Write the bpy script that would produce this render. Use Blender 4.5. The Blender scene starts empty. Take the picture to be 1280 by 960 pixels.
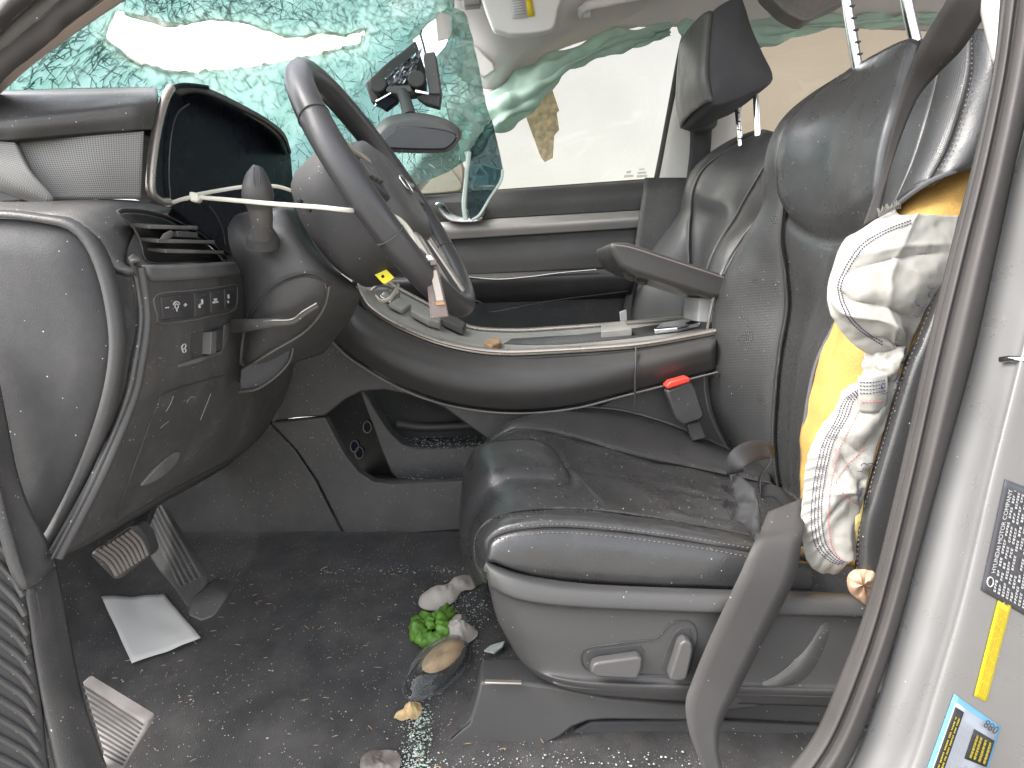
import bpy, math, random
import numpy as np
from mathutils import Vector, Matrix, noise
from mathutils.bvhtree import BVHTree
from mathutils.geometry import delaunay_2d_cdt

random.seed(7); np.random.seed(7)
SC = bpy.context.scene
COL = SC.collection
R = math.radians

# ------------------------------------------------------------------ camera
EYE = 0.62
PITCH = R(8.0)
FOC = 870.0                      # focal length in pixels of a 1280 wide picture
cam_d = bpy.data.cameras.new('camera')
cam = bpy.data.objects.new('camera', cam_d)
COL.objects.link(cam)
cam.location = (0, 0, EYE)
cam.rotation_euler = (R(90) - PITCH, 0, 0)
cam_d.sensor_width = 36.0
cam_d.lens = 36.0 * FOC / 1280.0
cam_d.clip_start = 0.02
cam_d.clip_end = 3000
SC.camera = cam

# ------------------------------------------------------------------ sky, sun, exposure
SUN_EL, SUN_AZ = R(46), R(256)       # soft high sun ahead of the open doorway
world = bpy.data.worlds.new('World'); SC.world = world
world.use_nodes = True
wn, wl = world.node_tree.nodes, world.node_tree.links
wn.clear()
w_out = wn.new('ShaderNodeOutputWorld'); w_bg = wn.new('ShaderNodeBackground')
sky = wn.new('ShaderNodeTexSky'); sky.sky_type = 'NISHITA'; sky.sun_disc = False
sky.sun_elevation = SUN_EL; sky.sun_rotation = SUN_AZ
sky.air_density = 1.0; sky.dust_density = 3.0; sky.ozone_density = 1.0
w_hs = wn.new('ShaderNodeHueSaturation'); w_hs.inputs['Saturation'].default_value = 0.25
w_hs.inputs['Value'].default_value = 1.0
w_tc = wn.new('ShaderNodeTexCoord'); w_nz = wn.new('ShaderNodeTexNoise')
w_nz.inputs['Scale'].default_value = 2.2; w_nz.inputs['Detail'].default_value = 5
w_mr = wn.new('ShaderNodeMapRange')
w_mr.inputs[1].default_value = 0.3; w_mr.inputs[2].default_value = 0.7
w_mr.inputs[3].default_value = 0.75; w_mr.inputs[4].default_value = 1.2
w_mul = wn.new('ShaderNodeMixRGB'); w_mul.blend_type = 'MULTIPLY'; w_mul.inputs[0].default_value = 1
wl.new(sky.outputs[0], w_hs.inputs['Color'])
wl.new(w_tc.outputs['Generated'], w_nz.inputs['Vector'])
wl.new(w_nz.outputs[0], w_mr.inputs[0])
wl.new(w_hs.outputs[0], w_mul.inputs[1]); wl.new(w_mr.outputs[0], w_mul.inputs[2])
wl.new(w_mul.outputs[0], w_bg.inputs['Color'])
w_bg.inputs['Strength'].default_value = 0.15
wl.new(w_bg.outputs[0], w_out.inputs[0])

sun_d = bpy.data.lights.new('sun', 'SUN'); sun_d.energy = 1.5; sun_d.angle = R(35)
sun_d.color = (1.0, 0.95, 0.88)
sun = bpy.data.objects.new('sun', sun_d); COL.objects.link(sun)
sdir = Vector((math.sin(SUN_AZ) * math.cos(SUN_EL), math.cos(SUN_AZ) * math.cos(SUN_EL), math.sin(SUN_EL)))
sun.rotation_euler = sdir.to_track_quat('Z', 'Y').to_euler()
sun.location = (0, -3, 4)

SC.view_settings.view_transform = 'Standard'
SC.view_settings.look = 'None'
SC.view_settings.gamma = 1.0
SC.view_settings.exposure = 2.12
SC.view_settings.use_curve_mapping = False
SC.render.engine = 'CYCLES'
SC.cycles.use_denoising = True
SC.cycles.max_bounces = 8
SC.cycles.transparent_max_bounces = 16
SC.cycles.caustics_reflective = False
SC.cycles.caustics_refractive = False

# ------------------------------------------------------------------ projection helpers (a picture point at a chosen real distance)
_cp, _sp = math.cos(PITCH), math.sin(PITCH)
def ray(px, py):
    u = (px - 640.0) / FOC; v = (480.0 - py) / FOC
    return np.array([u, _cp + v * _sp, -_sp + v * _cp])
ORG = np.array([0, 0, EYE])
def P(px, py, Y):
    d = ray(px, py); return ORG + d * (Y / d[1])
def PX(px, py, X):
    d = ray(px, py); return ORG + d * (X / d[0])
def PZ(px, py, Z):
    d = ray(px, py); return ORG + d * ((Z - EYE) / d[2])
def C(pts, Y=None):
    out = []
    for p in pts:
        if len(p) == 3: out.append(P(*p))
        else: out.append(P(p[0], p[1], Y))
    return np.array(out)

# ------------------------------------------------------------------ materials
def new_mat(name):
    m = bpy.data.materials.new(name); m.use_nodes = True
    return m, m.node_tree.nodes, m.node_tree.links, m.node_tree.nodes['Principled BSDF']

def mat(name, col, rough=0.5, metal=0.0, spec=0.5, grain=0.0, grain_scale=900, mottle=0.07, mottle_scale=7,
        dust=0.0, dust_col=(0.55, 0.5, 0.45), speck=0.0, coat=0.0, wear=0.0, sheen=0.0, trans=0.0, weave=0, perf=0, sub=0):
    m, n, l, b = new_mat(name)
    tc = n.new('ShaderNodeTexCoord')
    b.inputs['Roughness'].default_value = rough
    b.inputs['Metallic'].default_value = metal
    b.inputs['Specular IOR Level'].default_value = spec
    b.inputs['Coat Weight'].default_value = coat
    if sheen:
        b.inputs['Sheen Weight'].default_value = sheen
    # large soft mottling
    nz = n.new('ShaderNodeTexNoise'); nz.inputs['Scale'].default_value = mottle_scale; nz.inputs['Detail'].default_value = 6
    l.new(tc.outputs['Object'], nz.inputs['Vector'])
    mr = n.new('ShaderNodeMapRange'); mr.inputs[1].default_value = 0.3; mr.inputs[2].default_value = 0.7
    mr.inputs[3].default_value = 1 - mottle; mr.inputs[4].default_value = 1 + mottle
    l.new(nz.outputs[0], mr.inputs[0])
    mx = n.new('ShaderNodeMixRGB'); mx.blend_type = 'MULTIPLY'; mx.inputs[0].default_value = 1
    mx.inputs[1].default_value = (*col, 1); l.new(mr.outputs[0], mx.inputs[2])
    cur = mx.outputs[0]
    if dust > 0:
        dn = n.new('ShaderNodeTexNoise'); dn.inputs['Scale'].default_value = 11; dn.inputs['Detail'].default_value = 8
        dn.inputs['Roughness'].default_value = 0.7
        l.new(tc.outputs['Object'], dn.inputs['Vector'])
        dr = n.new('ShaderNodeMapRange'); dr.inputs[1].default_value = 0.42; dr.inputs[2].default_value = 0.75
        dr.inputs[3].default_value = 0; dr.inputs[4].default_value = dust
        l.new(dn.outputs[0], dr.inputs[0])
        dm = n.new('ShaderNodeMixRGB'); dm.inputs[2].default_value = (*dust_col, 1)
        l.new(dr.outputs[0], dm.inputs[0]); l.new(cur, dm.inputs[1]); cur = dm.outputs[0]
    if speck > 0:
        vo = n.new('ShaderNodeTexVoronoi'); vo.inputs['Scale'].default_value = 230
        l.new(tc.outputs['Object'], vo.inputs['Vector'])
        cn = n.new('ShaderNodeTexNoise'); cn.inputs['Scale'].default_value = 14; cn.inputs['Detail'].default_value = 3
        l.new(tc.outputs['Object'], cn.inputs['Vector'])
        sr = n.new('ShaderNodeSeparateColor'); l.new(vo.outputs['Color'], sr.inputs[0])
        t = n.new('ShaderNodeMath'); t.operation = 'GREATER_THAN'; t.inputs[1].default_value = 1 - speck
        l.new(sr.outputs[0], t.inputs[0])
        d = n.new('ShaderNodeMath'); d.operation = 'LESS_THAN'; d.inputs[1].default_value = 0.17
        l.new(vo.outputs['Distance'], d.inputs[0])
        cr = n.new('ShaderNodeMapRange'); cr.inputs[1].default_value = 0.36; cr.inputs[2].default_value = 0.56
        l.new(cn.outputs[0], cr.inputs[0])
        q = n.new('ShaderNodeMath'); q.operation = 'MULTIPLY'; l.new(t.outputs[0], q.inputs[0]); l.new(d.outputs[0], q.inputs[1])
        q2 = n.new('ShaderNodeMath'); q2.operation = 'MULTIPLY'; l.new(q.outputs[0], q2.inputs[0]); l.new(cr.outputs[0], q2.inputs[1])
        sm = n.new('ShaderNodeMixRGB'); sm.inputs[2].default_value = (0.6, 0.57, 0.53, 1)
        l.new(q2.outputs[0], sm.inputs[0]); l.new(cur, sm.inputs[1]); cur = sm.outputs[0]
    bump_src = None
    if perf:      # perforated leather, holes on the metre UV map
        mp = n.new('ShaderNodeMapping'); mp.inputs['Scale'].default_value = (perf, perf, 1)
        l.new(tc.outputs['UV'], mp.inputs['Vector'])
        vp = n.new('ShaderNodeTexVoronoi'); vp.inputs['Scale'].default_value = 1; vp.inputs['Randomness'].default_value = 0.0
        l.new(mp.outputs[0], vp.inputs['Vector'])
        pr = n.new('ShaderNodeMapRange'); pr.inputs[1].default_value = 0.22; pr.inputs[2].default_value = 0.36
        l.new(vp.outputs['Distance'], pr.inputs[0])
        pm = n.new('ShaderNodeMixRGB'); pm.inputs[1].default_value = (col[0] * .25, col[1] * .25, col[2] * .25, 1)
        l.new(pr.outputs[0], pm.inputs[0]); l.new(cur, pm.inputs[2]); cur = pm.outputs[0]
        bp = n.new('ShaderNodeBump'); bp.inputs['Strength'].default_value = 0.35; bp.inputs['Distance'].default_value = 0.0006
        l.new(pr.outputs[0], bp.inputs['Height']); bump_src = bp.outputs[0]
    if weave:
        mp = n.new('ShaderNodeMapping'); mp.inputs['Scale'].default_value = (weave, weave, 1)
        l.new(tc.outputs['UV'], mp.inputs['Vector'])
        ck = n.new('ShaderNodeTexBrick'); ck.offset = 0.5
        ck.inputs['Scale'].default_value = 1; ck.inputs['Mortar Size'].default_value = 0.06
        ck.inputs['Brick Width'].default_value = 1.2; ck.inputs['Row Height'].default_value = 0.6
        ck.inputs['Color1'].default_value = (1, 1, 1, 1); ck.inputs['Color2'].default_value = (.82, .82, .82, 1); ck.inputs['Mortar'].default_value = (.3, .3, .3, 1)
        l.new(mp.outputs[0], ck.inputs['Vector'])
        bp = n.new('ShaderNodeBump'); bp.inputs['Strength'].default_value = 0.5; bp.inputs['Distance'].default_value = 0.0006
        l.new(ck.outputs['Color'], bp.inputs['Height']); bump_src = bp.outputs[0]
        wm = n.new('ShaderNodeMixRGB'); wm.blend_type = 'MULTIPLY'; wm.inputs[0].default_value = 0.3
        l.new(cur, wm.inputs[1]); l.new(ck.outputs['Color'], wm.inputs[2]); cur = wm.outputs[0]
    if grain > 0:
        gv = n.new('ShaderNodeTexVoronoi'); gv.inputs['Scale'].default_value = grain_scale
        l.new(tc.outputs['Object'], gv.inputs['Vector'])
        gn = n.new('ShaderNodeTexNoise'); gn.inputs['Scale'].default_value = grain_scale * .12; gn.inputs['Detail'].default_value = 4
        l.new(tc.outputs['Object'], gn.inputs['Vector'])
        ga = n.new('ShaderNodeMath'); ga.operation = 'ADD'
        l.new(gv.outputs['Distance'], ga.inputs[0]); l.new(gn.outputs[0], ga.inputs[1])
        gb = n.new('ShaderNodeBump'); gb.inputs['Strength'].default_value = grain; gb.inputs['Distance'].default_value = 0.0008
        l.new(ga.outputs[0], gb.inputs['Height'])
        if bump_src is not None: l.new(bump_src, gb.inputs['Normal'])
        bump_src = gb.outputs[0]
    # roughness variation
    rn = n.new('ShaderNodeTexNoise'); rn.inputs['Scale'].default_value = 23; rn.inputs['Detail'].default_value = 5
    l.new(tc.outputs['Object'], rn.inputs['Vector'])
    rr = n.new('ShaderNodeMapRange'); rr.inputs[1].default_value = 0.3; rr.inputs[2].default_value = 0.7
    rr.inputs[3].default_value = max(0.02, rough - .08); rr.inputs[4].default_value = min(1, rough + .08)
    l.new(rn.outputs[0], rr.inputs[0]); l.new(rr.outputs[0], b.inputs['Roughness'])
    l.new(cur, b.inputs['Base Color'])
    if bump_src is not None: l.new(bump_src, b.inputs['Normal'])
    if trans > 0:        # thin cloth or paper that lets light through
        tr = n.new('ShaderNodeBsdfTranslucent'); l.new(cur, tr.inputs[0])
        ms = n.new('ShaderNodeMixShader'); ms.inputs[0].default_value = trans
        l.new(b.outputs[0], ms.inputs[1]); l.new(tr.outputs[0], ms.inputs[2])
        l.new(ms.outputs[0], n['Material Output'].inputs['Surface'])
    return m

def facing(n, l, base=0.03, top=0.5):
    lw = n.new('ShaderNodeLayerWeight'); lw.inputs['Blend'].default_value = 0.5
    pw = n.new('ShaderNodeMath'); pw.operation = 'POWER'; pw.inputs[1].default_value = 4
    l.new(lw.outputs['Facing'], pw.inputs[0])
    mr = n.new('ShaderNodeMapRange'); mr.inputs[3].default_value = base; mr.inputs[4].default_value = top
    l.new(pw.outputs[0], mr.inputs[0])
    return mr.outputs[0]

def glass_mat(name, tint, gloss=0.06, haze=0.0, haze_col=(0.6, 0.8, 0.75)):
    m, n, l, b = new_mat(name)
    n.remove(b)
    tp = n.new('ShaderNodeBsdfTransparent'); tp.inputs[0].default_value = (*tint, 1)
    tp.inputs[0].default_value = (*[math.sqrt(t) for t in tint], 1)      # a pane has two faces
    gl = n.new('ShaderNodeBsdfGlossy'); gl.inputs['Roughness'].default_value = 0.04
    fr = facing(n, l)
    ms = n.new('ShaderNodeMixShader'); l.new(fr, ms.inputs[0])
    l.new(tp.outputs[0], ms.inputs[1]); l.new(gl.outputs[0], ms.inputs[2])
    out = ms.outputs[0]
    if haze:
        df = n.new('ShaderNodeBsdfTranslucent'); df.inputs[0].default_value = (*haze_col, 1)
        m2 = n.new('ShaderNodeMixShader'); m2.inputs[0].default_value = haze
        l.new(out, m2.inputs[1]); l.new(df.outputs[0], m2.inputs[2]); out = m2.outputs[0]
    l.new(out, n['Material Output'].inputs['Surface'])
    return m

M = {}
M['leather'] = mat('black leather', (0.042, 0.042, 0.043), 0.30, spec=0.65, grain=0.16, grain_scale=420, mottle=0.08, speck=0.04)
M['leather_perf'] = mat('perforated black leather', (0.042, 0.042, 0.043), 0.32, spec=0.7, grain=0.15, grain_scale=420, perf=330, speck=0.03)
M['leather_grey'] = mat('smooth charcoal leather', (0.056, 0.054, 0.053), 0.40, grain=0.25, grain_scale=420)
M['leather_sheen'] = mat('painted sheen leather', (0.075, 0.076, 0.076), 0.38, grain=0.2, grain_scale=420)  # passenger seat leather, its sheen put into a paler base colour
M['headrest_shell'] = mat('charcoal headrest cloth', (0.06, 0.062, 0.072), 0.7, grain=0.3, grain_scale=700)
M['plastic'] = mat('charcoal grained plastic', (0.068, 0.067, 0.067), 0.48, grain=0.35, grain_scale=560, dust=0.08, speck=0.12)
M['plastic_clean'] = mat('grey grained plastic', (0.066, 0.065, 0.065), 0.45, grain=0.25, grain_scale=700, speck=0.03)
M['plastic_dark'] = mat('black matte plastic', (0.044, 0.044, 0.046), 0.66, grain=0.25, grain_scale=700, dust=0.05, speck=0.06)
M['plastic_light'] = mat('mid grey soft plastic', (0.12, 0.118, 0.116), 0.45, grain=0.2, grain_scale=700, dust=0.15, speck=0.1)
M['switch_grey'] = mat('satin switch plastic', (0.085, 0.083, 0.082), 0.4, grain=0.1)
M['gloss_black'] = mat('gloss black screen', (0.014, 0.016, 0.024), 0.3, mottle=0.05, spec=0.03)
M['mesh'] = mat('dotted grey grille cloth', (0.24, 0.235, 0.225), 0.6, perf=420, mottle=0.05)
M['satin'] = mat('satin champagne trim', (0.46, 0.42, 0.38), 0.32, metal=0.7, mottle=0.06, speck=0.05)
M['chrome'] = mat('bright chrome', (0.75, 0.75, 0.76), 0.1, metal=1.0, mottle=0.03)
M['pink_metal'] = mat('brushed warm grey trim', (0.42, 0.40, 0.388), 0.38, metal=0.5, mottle=0.05)
M['silver'] = mat('silver car paint', (0.225, 0.224, 0.225), 0.32, metal=0.35, coat=0.5, mottle=0.03, speck=0.02)
M['rubber'] = mat('dusty rubber seal', (0.050, 0.046, 0.045), 0.55, mottle=0.15, grain=0.12, grain_scale=500)
M['carpet'] = mat('dark carpet', (0.046, 0.045, 0.045), 0.95, spec=0.1, grain=1.0, grain_scale=520, mottle=0.3, mottle_scale=16, dust=0.16, dust_col=(0.28, 0.24, 0.21), speck=0.22, sheen=0.18)
M['carpet_side'] = mat('short dark carpet', (0.036, 0.038, 0.040), 0.95, spec=0.1, grain=0.9, grain_scale=600, mottle=0.2, speck=0.12, sheen=0.15)
M['headliner'] = mat('pale grey headliner cloth', (0.54, 0.52, 0.52), 0.9, grain=0.3, grain_scale=900, mottle=0.05)
M['visor'] = mat('pale vinyl', (0.62, 0.62, 0.61), 0.6, grain=0.15, mottle=0.04)
M['pillar'] = mat('pale grey plastic', (0.6, 0.59, 0.57), 0.55, mottle=0.04)
M['beige'] = mat('beige edge trim', (0.48, 0.38, 0.31), 0.6, mottle=0.1)
M['curtain'] = mat('mint green airbag cloth', (0.66, 0.84, 0.76), 0.8, weave=700, trans=0.5, mottle=0.1, mottle_scale=10)
M['airbag'] = mat('off white airbag cloth', (0.46, 0.45, 0.415), 0.85, weave=900, trans=0.12, mottle=0.06)
M['foam'] = mat('yellow seat foam', (0.50, 0.30, 0.085), 0.9, grain=0.6, grain_scale=260, mottle=0.15, mottle_scale=18)
M['pale_foam'] = mat('pale yellow foam', (0.80, 0.66, 0.26), 0.9, grain=0.6, grain_scale=200)
M['lining'] = mat('grey seat lining', (0.10, 0.10, 0.11), 0.85, grain=0.4)
M['navy'] = mat('navy thread', (0.03, 0.03, 0.09), 0.8)
M['red_thread'] = mat('red thread', (0.65, 0.12, 0.12), 0.8)
M['thread'] = mat('grey stitching', (0.24, 0.20, 0.19), 0.8)
M['belt'] = mat('taupe belt webbing', (0.050, 0.047, 0.046), 0.6, weave=520, mottle=0.1, speck=0.015)
M['belt_dark'] = mat('dark belt webbing', (0.04, 0.04, 0.044), 0.6, weave=520)
M['torn'] = mat('torn black cloth', (0.022, 0.022, 0.024), 0.75, weave=400, mottle=0.2)
M['tie'] = mat('cream nylon', (0.62, 0.60, 0.51), 0.4, trans=0.1)
M['yellow'] = mat('yellow tag', (0.85, 0.76, 0.03), 0.5)
M['yellow_print'] = mat('yellow sticker', (0.58, 0.46, 0.012), 0.4)
M['red'] = mat('red button', (0.75, 0.06, 0.04), 0.4)
M['key_leather'] = mat('brown grey leather', (0.14, 0.11, 0.10), 0.5, grain=0.4, grain_scale=300, dust=0.2)
M['paper'] = mat('white paper', (0.52, 0.515, 0.50), 0.8, mottle=0.02)
M['napkin'] = mat('soft white tissue', (0.50, 0.455, 0.41), 0.9, grain=0.3, grain_scale=300, trans=0.15)
M['brown_paper'] = mat('tan crumpled paper', (0.52, 0.33, 0.22), 0.85, grain=0.2)
M['green'] = mat('green glove rubber', (0.10, 0.225, 0.03), 0.5, mottle=0.25, mottle_scale=40)
M['dust_tan'] = mat('tan debris', (0.46, 0.33, 0.17), 0.95, grain=0.6, grain_scale=300, mottle=0.4, mottle_scale=60)
M['crumb'] = mat('pale debris', (0.42, 0.38, 0.33), 0.7, mottle=0.35, mottle_scale=200)
M['straw'] = mat('straw debris', (0.36, 0.23, 0.13), 0.8, mottle=0.3, mottle_scale=60)
M['glass_bit'] = mat('glass crumb', (0.40, 0.44, 0.42), 0.12, mottle=0.2, mottle_scale=200)
M['etch'] = glass_mat('etched glass mark', (0.62, 0.60, 0.56))
M['gravel'] = mat('pale gravel', (0.32, 0.30, 0.27), 0.9, grain=0.8, grain_scale=60, mottle=0.3)
M['wrapper'] = mat('dirty wrapper', (0.11, 0.095, 0.085), 0.5, dust=0.5, dust_col=(0.5, 0.45, 0.4), mottle=0.5, mottle_scale=60)
M['white_print'] = mat('white print', (0.55, 0.55, 0.55), 0.6)
M['black_print'] = mat('black print', (0.02, 0.02, 0.022), 0.5)
M['grey_print'] = mat('grey print', (0.30, 0.31, 0.33), 0.5)
M['blue_print'] = mat('blue sticker border', (0.13, 0.36, 0.56), 0.4)
M['label_black'] = mat('black sticker', (0.055, 0.055, 0.065), 0.4)
M['board'] = mat('chipboard', (0.80, 0.64, 0.43), 0.85, grain=0.8, grain_scale=160, mottle=0.35, mottle_scale=55)
M['tray'] = mat('dusty pale tray', (0.25, 0.245, 0.235), 0.5, dust=0.3, speck=0.15)
M['footrest'] = mat('worn grey rubber', (0.27, 0.25, 0.24), 0.7, dust=0.35, mottle=0.25, mottle_scale=20)
M['pedal_rubber'] = mat('worn pedal rubber', (0.20, 0.18, 0.165), 0.5, dust=0.25, speck=0.1)
M['lid'] = glass_mat('clear plastic lid', (0.86, 0.88, 0.9), haze=0.16, haze_col=(0.8, 0.82, 0.84))
M['window'] = glass_mat('warm window glass', (0.50, 0.47, 0.405))
M['tinted'] = glass_mat('tan privacy glass', (0.25, 0.20, 0.14))
M['flap_dark'] = glass_mat('dark green shade band glass', (0.10, 0.15, 0.16), haze=0.12, haze_col=(0.3, 0.4, 0.42))
M['foil'] = mat('crumpled foil', (0.35, 0.37, 0.40), 0.25, metal=0.9, mottle=0.5, mottle_scale=60)
M['mirror_sky'] = mat('mirror with painted sky', (0.62, 0.66, 0.62), 0.3, mottle=0.02)  # matte pale surface, the reflected sky is put into the colour

def shatter_mat():
    m, n, l, b = new_mat('shattered laminated glass')
    n.remove(b)
    tc = n.new('ShaderNodeTexCoord')
    at = n.new('ShaderNodeAttribute'); at.attribute_name = 'frost'
    tp = n.new('ShaderNodeBsdfTransparent')
    nz = n.new('ShaderNodeTexNoise'); nz.inputs['Scale'].default_value = 14; nz.inputs['Detail'].default_value = 9; nz.inputs['Roughness'].default_value = 0.7
    l.new(tc.outputs['Object'], nz.inputs['Vector'])
    rp = n.new('ShaderNodeValToRGB')
    rp.color_ramp.elements[0].position = 0.35; rp.color_ramp.elements[0].color = (0.35, 0.51, 0.475, 1)
    rp.color_ramp.elements[1].position = 0.65; rp.color_ramp.elements[1].color = (0.47, 0.60, 0.59, 1)
    l.new(nz.outputs[0], rp.inputs[0]); l.new(rp.outputs[0], tp.inputs[0])
    gl = n.new('ShaderNodeBsdfGlossy'); gl.inputs['Roughness'].default_value = 0.12
    fr = facing(n, l, .05, .5)
    m1 = n.new('ShaderNodeMixShader'); l.new(fr, m1.inputs[0]); l.new(tp.outputs[0], m1.inputs[1]); l.new(gl.outputs[0], m1.inputs[2])
    # frosty powdered fracture
    tl = n.new('ShaderNodeBsdfTranslucent'); tl.inputs[0].default_value = (0.70, 0.85, 0.80, 1)
    df = n.new('ShaderNodeBsdfDiffuse'); df.inputs[0].default_value = (0.62, 0.70, 0.66, 1)
    m2 = n.new('ShaderNodeMixShader'); m2.inputs[0].default_value = 0.5
    l.new(tl.outputs[0], m2.inputs[1]); l.new(df.outputs[0], m2.inputs[2])
    m3 = n.new('ShaderNodeMixShader'); l.new(at.outputs['Fac'], m3.inputs[0]); l.new(m1.outputs[0], m3.inputs[1]); l.new(m2.outputs[0], m3.inputs[2])
    vo = n.new('ShaderNodeTexVoronoi'); vo.feature = 'DISTANCE_TO_EDGE'; vo.inputs['Scale'].default_value = 55
    l.new(tc.outputs['Object'], vo.inputs['Vector'])
    bp = n.new('ShaderNodeBump'); bp.inputs['Strength'].default_value = 0.5; bp.inputs['Distance'].default_value = 0.004
    l.new(vo.outputs[0], bp.inputs['Height']); l.new(bp.outputs[0], gl.inputs['Normal'])
    l.new(m3.outputs[0], n['Material Output'].inputs['Surface'])
    return m
M['shatter'] = shatter_mat()
M['crack'] = mat('green fracture line', (0.26, 0.44, 0.40), 0.3)
M['crack_white'] = mat('white fracture line', (0.66, 0.74, 0.70), 0.3)

# ------------------------------------------------------------------ mesh helpers
ROOTS = []
GEO = {}          # object name -> (verts, faces) in world space for ray hits

def thing(name, label, cat, group=None):
    o = bpy.data.objects.new(name, None); COL.objects.link(o)
    o.empty_display_size = 0.05
    o['label'] = label; o['category'] = cat
    if group: o['group'] = group
    ROOTS.append(o)
    return o
def tag(o, label, cat, group=None, kind=None):
    o['label'] = label
    if cat: o['category'] = cat
    if group: o['group'] = group
    if kind: o['kind'] = kind
    return o

def mesh(name, V, F, m, parent=None, uv=None, smooth=True, bevel=0, thick=0, bsegs=2, off=-1, flat_angle=None):
    V = np.asarray(V, float)
    c = (V.min(0) + V.max(0)) / 2
    me = bpy.data.meshes.new(name)
    me.from_pydata((V - c).tolist(), [], [list(map(int, f)) for f in F])
    if uv is not None:
        ul = me.uv_layers.new(name='UVMap')
        li = np.empty(len(me.loops), int); me.loops.foreach_get('vertex_index', li)
        ul.data.foreach_set('uv', np.asarray(uv, float)[li].ravel())
    me.materials.append(M[m] if isinstance(m, str) else m)
    if smooth:
        me.polygons.foreach_set('use_smooth', [True] * len(me.polygons))
        if flat_angle: me.set_sharp_from_angle(angle=R(flat_angle))
    me.update()
    o = bpy.data.objects.new(name, me); COL.objects.link(o)
    o.location = c
    if parent is not None: o.parent = parent
    if thick:
        md = o.modifiers.new('thickness', 'SOLIDIFY'); md.thickness = thick; md.offset = off
    if bevel:
        md = o.modifiers.new('bevel', 'BEVEL'); md.width = bevel; md.segments = bsegs; md.limit_method = 'ANGLE'; md.angle_limit = R(35)
        if smooth: me.set_sharp_from_angle(angle=R(50))
    GEO[o.name] = (V, F)
    return o

def catmull(pts, n, closed=False, dense=24):
    p = np.asarray(pts, float)
    if len(p) < 2: return np.repeat(p, n, 0)
    if closed: q = np.vstack([p[-1], p, p[0], p[1]])
    else: q = np.vstack([2 * p[0] - p[1], p, 2 * p[-1] - p[-2]])
    segs = len(q) - 3
    t = np.linspace(0, 1, dense, endpoint=False)[:, None]
    out = []
    for i in range(segs):
        a, b, c, d = q[i:i + 4]
        out.append(0.5 * ((2 * b) + (c - a) * t + (2 * a - 5 * b + 4 * c - d) * t ** 2 + (3 * b - a - 3 * c + d) * t ** 3))
    out.append(q[-2][None] if not closed else p[0][None])
    o = np.vstack(out)
    s = np.r_[0, np.cumsum(np.linalg.norm(np.diff(o, axis=0), axis=1))]
    w = np.linspace(0, s[-1], n + 1)[:-1] if closed else np.linspace(0, s[-1], n)
    return np.array([np.interp(w, s, o[:, k]) for k in range(o.shape[1])]).T

def surf(curves, nu=48, per=8):
    """smooth surface through the given long curves -> grid [nv][nu][3]; curve k sits at row k*per"""
    cs = np.array([catmull(c if isinstance(c, np.ndarray) else C(c), nu) for c in curves])
    k = len(cs)
    if k == 2:
        t = np.linspace(0, 1, per + 1)[:, None, None]
        return cs[0][None] * (1 - t) + cs[1][None] * t
    q = np.concatenate([(2 * cs[0] - cs[1])[None], cs, (2 * cs[-1] - cs[-2])[None]])
    rows = []
    for i in range(k - 1):
        a, b, c, d = q[i:i + 4]
        for t in np.linspace(0, 1, per, endpoint=False):
            rows.append(0.5 * ((2 * b) + (c - a) * t + (2 * a - 5 * b + 4 * c - d) * t ** 2 + (3 * b - a - 3 * c + d) * t ** 3))
    rows.append(cs[-1])
    return np.array(rows)

def gnormal(G):
    du = np.gradient(G, axis=1); dv = np.gradient(G, axis=0)
    n = np.cross(du, dv); n /= (np.linalg.norm(n, axis=2, keepdims=True) + 1e-9)
    view = ORG - G
    if (n * view).sum() < 0: n = -n
    return n

def gridmesh(name, G, m, parent=None, thick=0.006, wrap_u=False, wrap_v=False, flip=None, smooth=True, bevel=0):
    nv, nu = G.shape[:2]
    V = G.reshape(-1, 3)
    du = np.linalg.norm(np.diff(G, axis=1), axis=2).mean(0); dv = np.linalg.norm(np.diff(G, axis=0), axis=2).mean(1)
    uu = np.r_[0, np.cumsum(du)]; vv = np.r_[0, np.cumsum(dv)]
    uv = np.stack(np.meshgrid(uu, vv), -1).reshape(-1, 2)
    F = []
    for j in range(nv if wrap_v else nv - 1):
        for i in range(nu if wrap_u else nu - 1):
            a = j * nu + i; b = j * nu + (i + 1) % nu
            c = ((j + 1) % nv) * nu + (i + 1) % nu; d = ((j + 1) % nv) * nu + i
            F.append((a, b, c, d))
    if flip is None:
        j, i = nv // 2, nu // 2
        tot = 0
        for f in F[::max(1, len(F) // 60)]:
            p = V[list(f)]; n = np.cross(p[1] - p[0], p[3] - p[0]); tot += np.dot(n / (np.linalg.norm(n) + 1e-9), (ORG - p[0]) / np.linalg.norm(ORG - p[0]))
        flip = tot < 0
    if flip: F = [f[::-1] for f in F]
    return mesh(name, V, F, m, parent, uv, thick=thick, smooth=smooth, bevel=bevel)

def wrinkle(G, amp, scale, seed=0):
    n = gnormal(G); H = np.zeros(G.shape[:2])
    for j in range(G.shape[0]):
        for i in range(G.shape[1]):
            p = G[j, i] * scale + seed
            H[j, i] = noise.fractal(Vector(p), 1.0, 2.0, 3)
    return G + n * (H * amp)[..., None]

def loft(name, curves, m, parent=None, nu=40, per=8, thick=0.006, puff=0, dip=0, amp=0, scale=12, seed=0, disp=None):
    G = surf(curves, nu, per)
    return patch(name, G, m, parent, thick, puff, dip, amp, scale, seed, disp)

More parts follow.
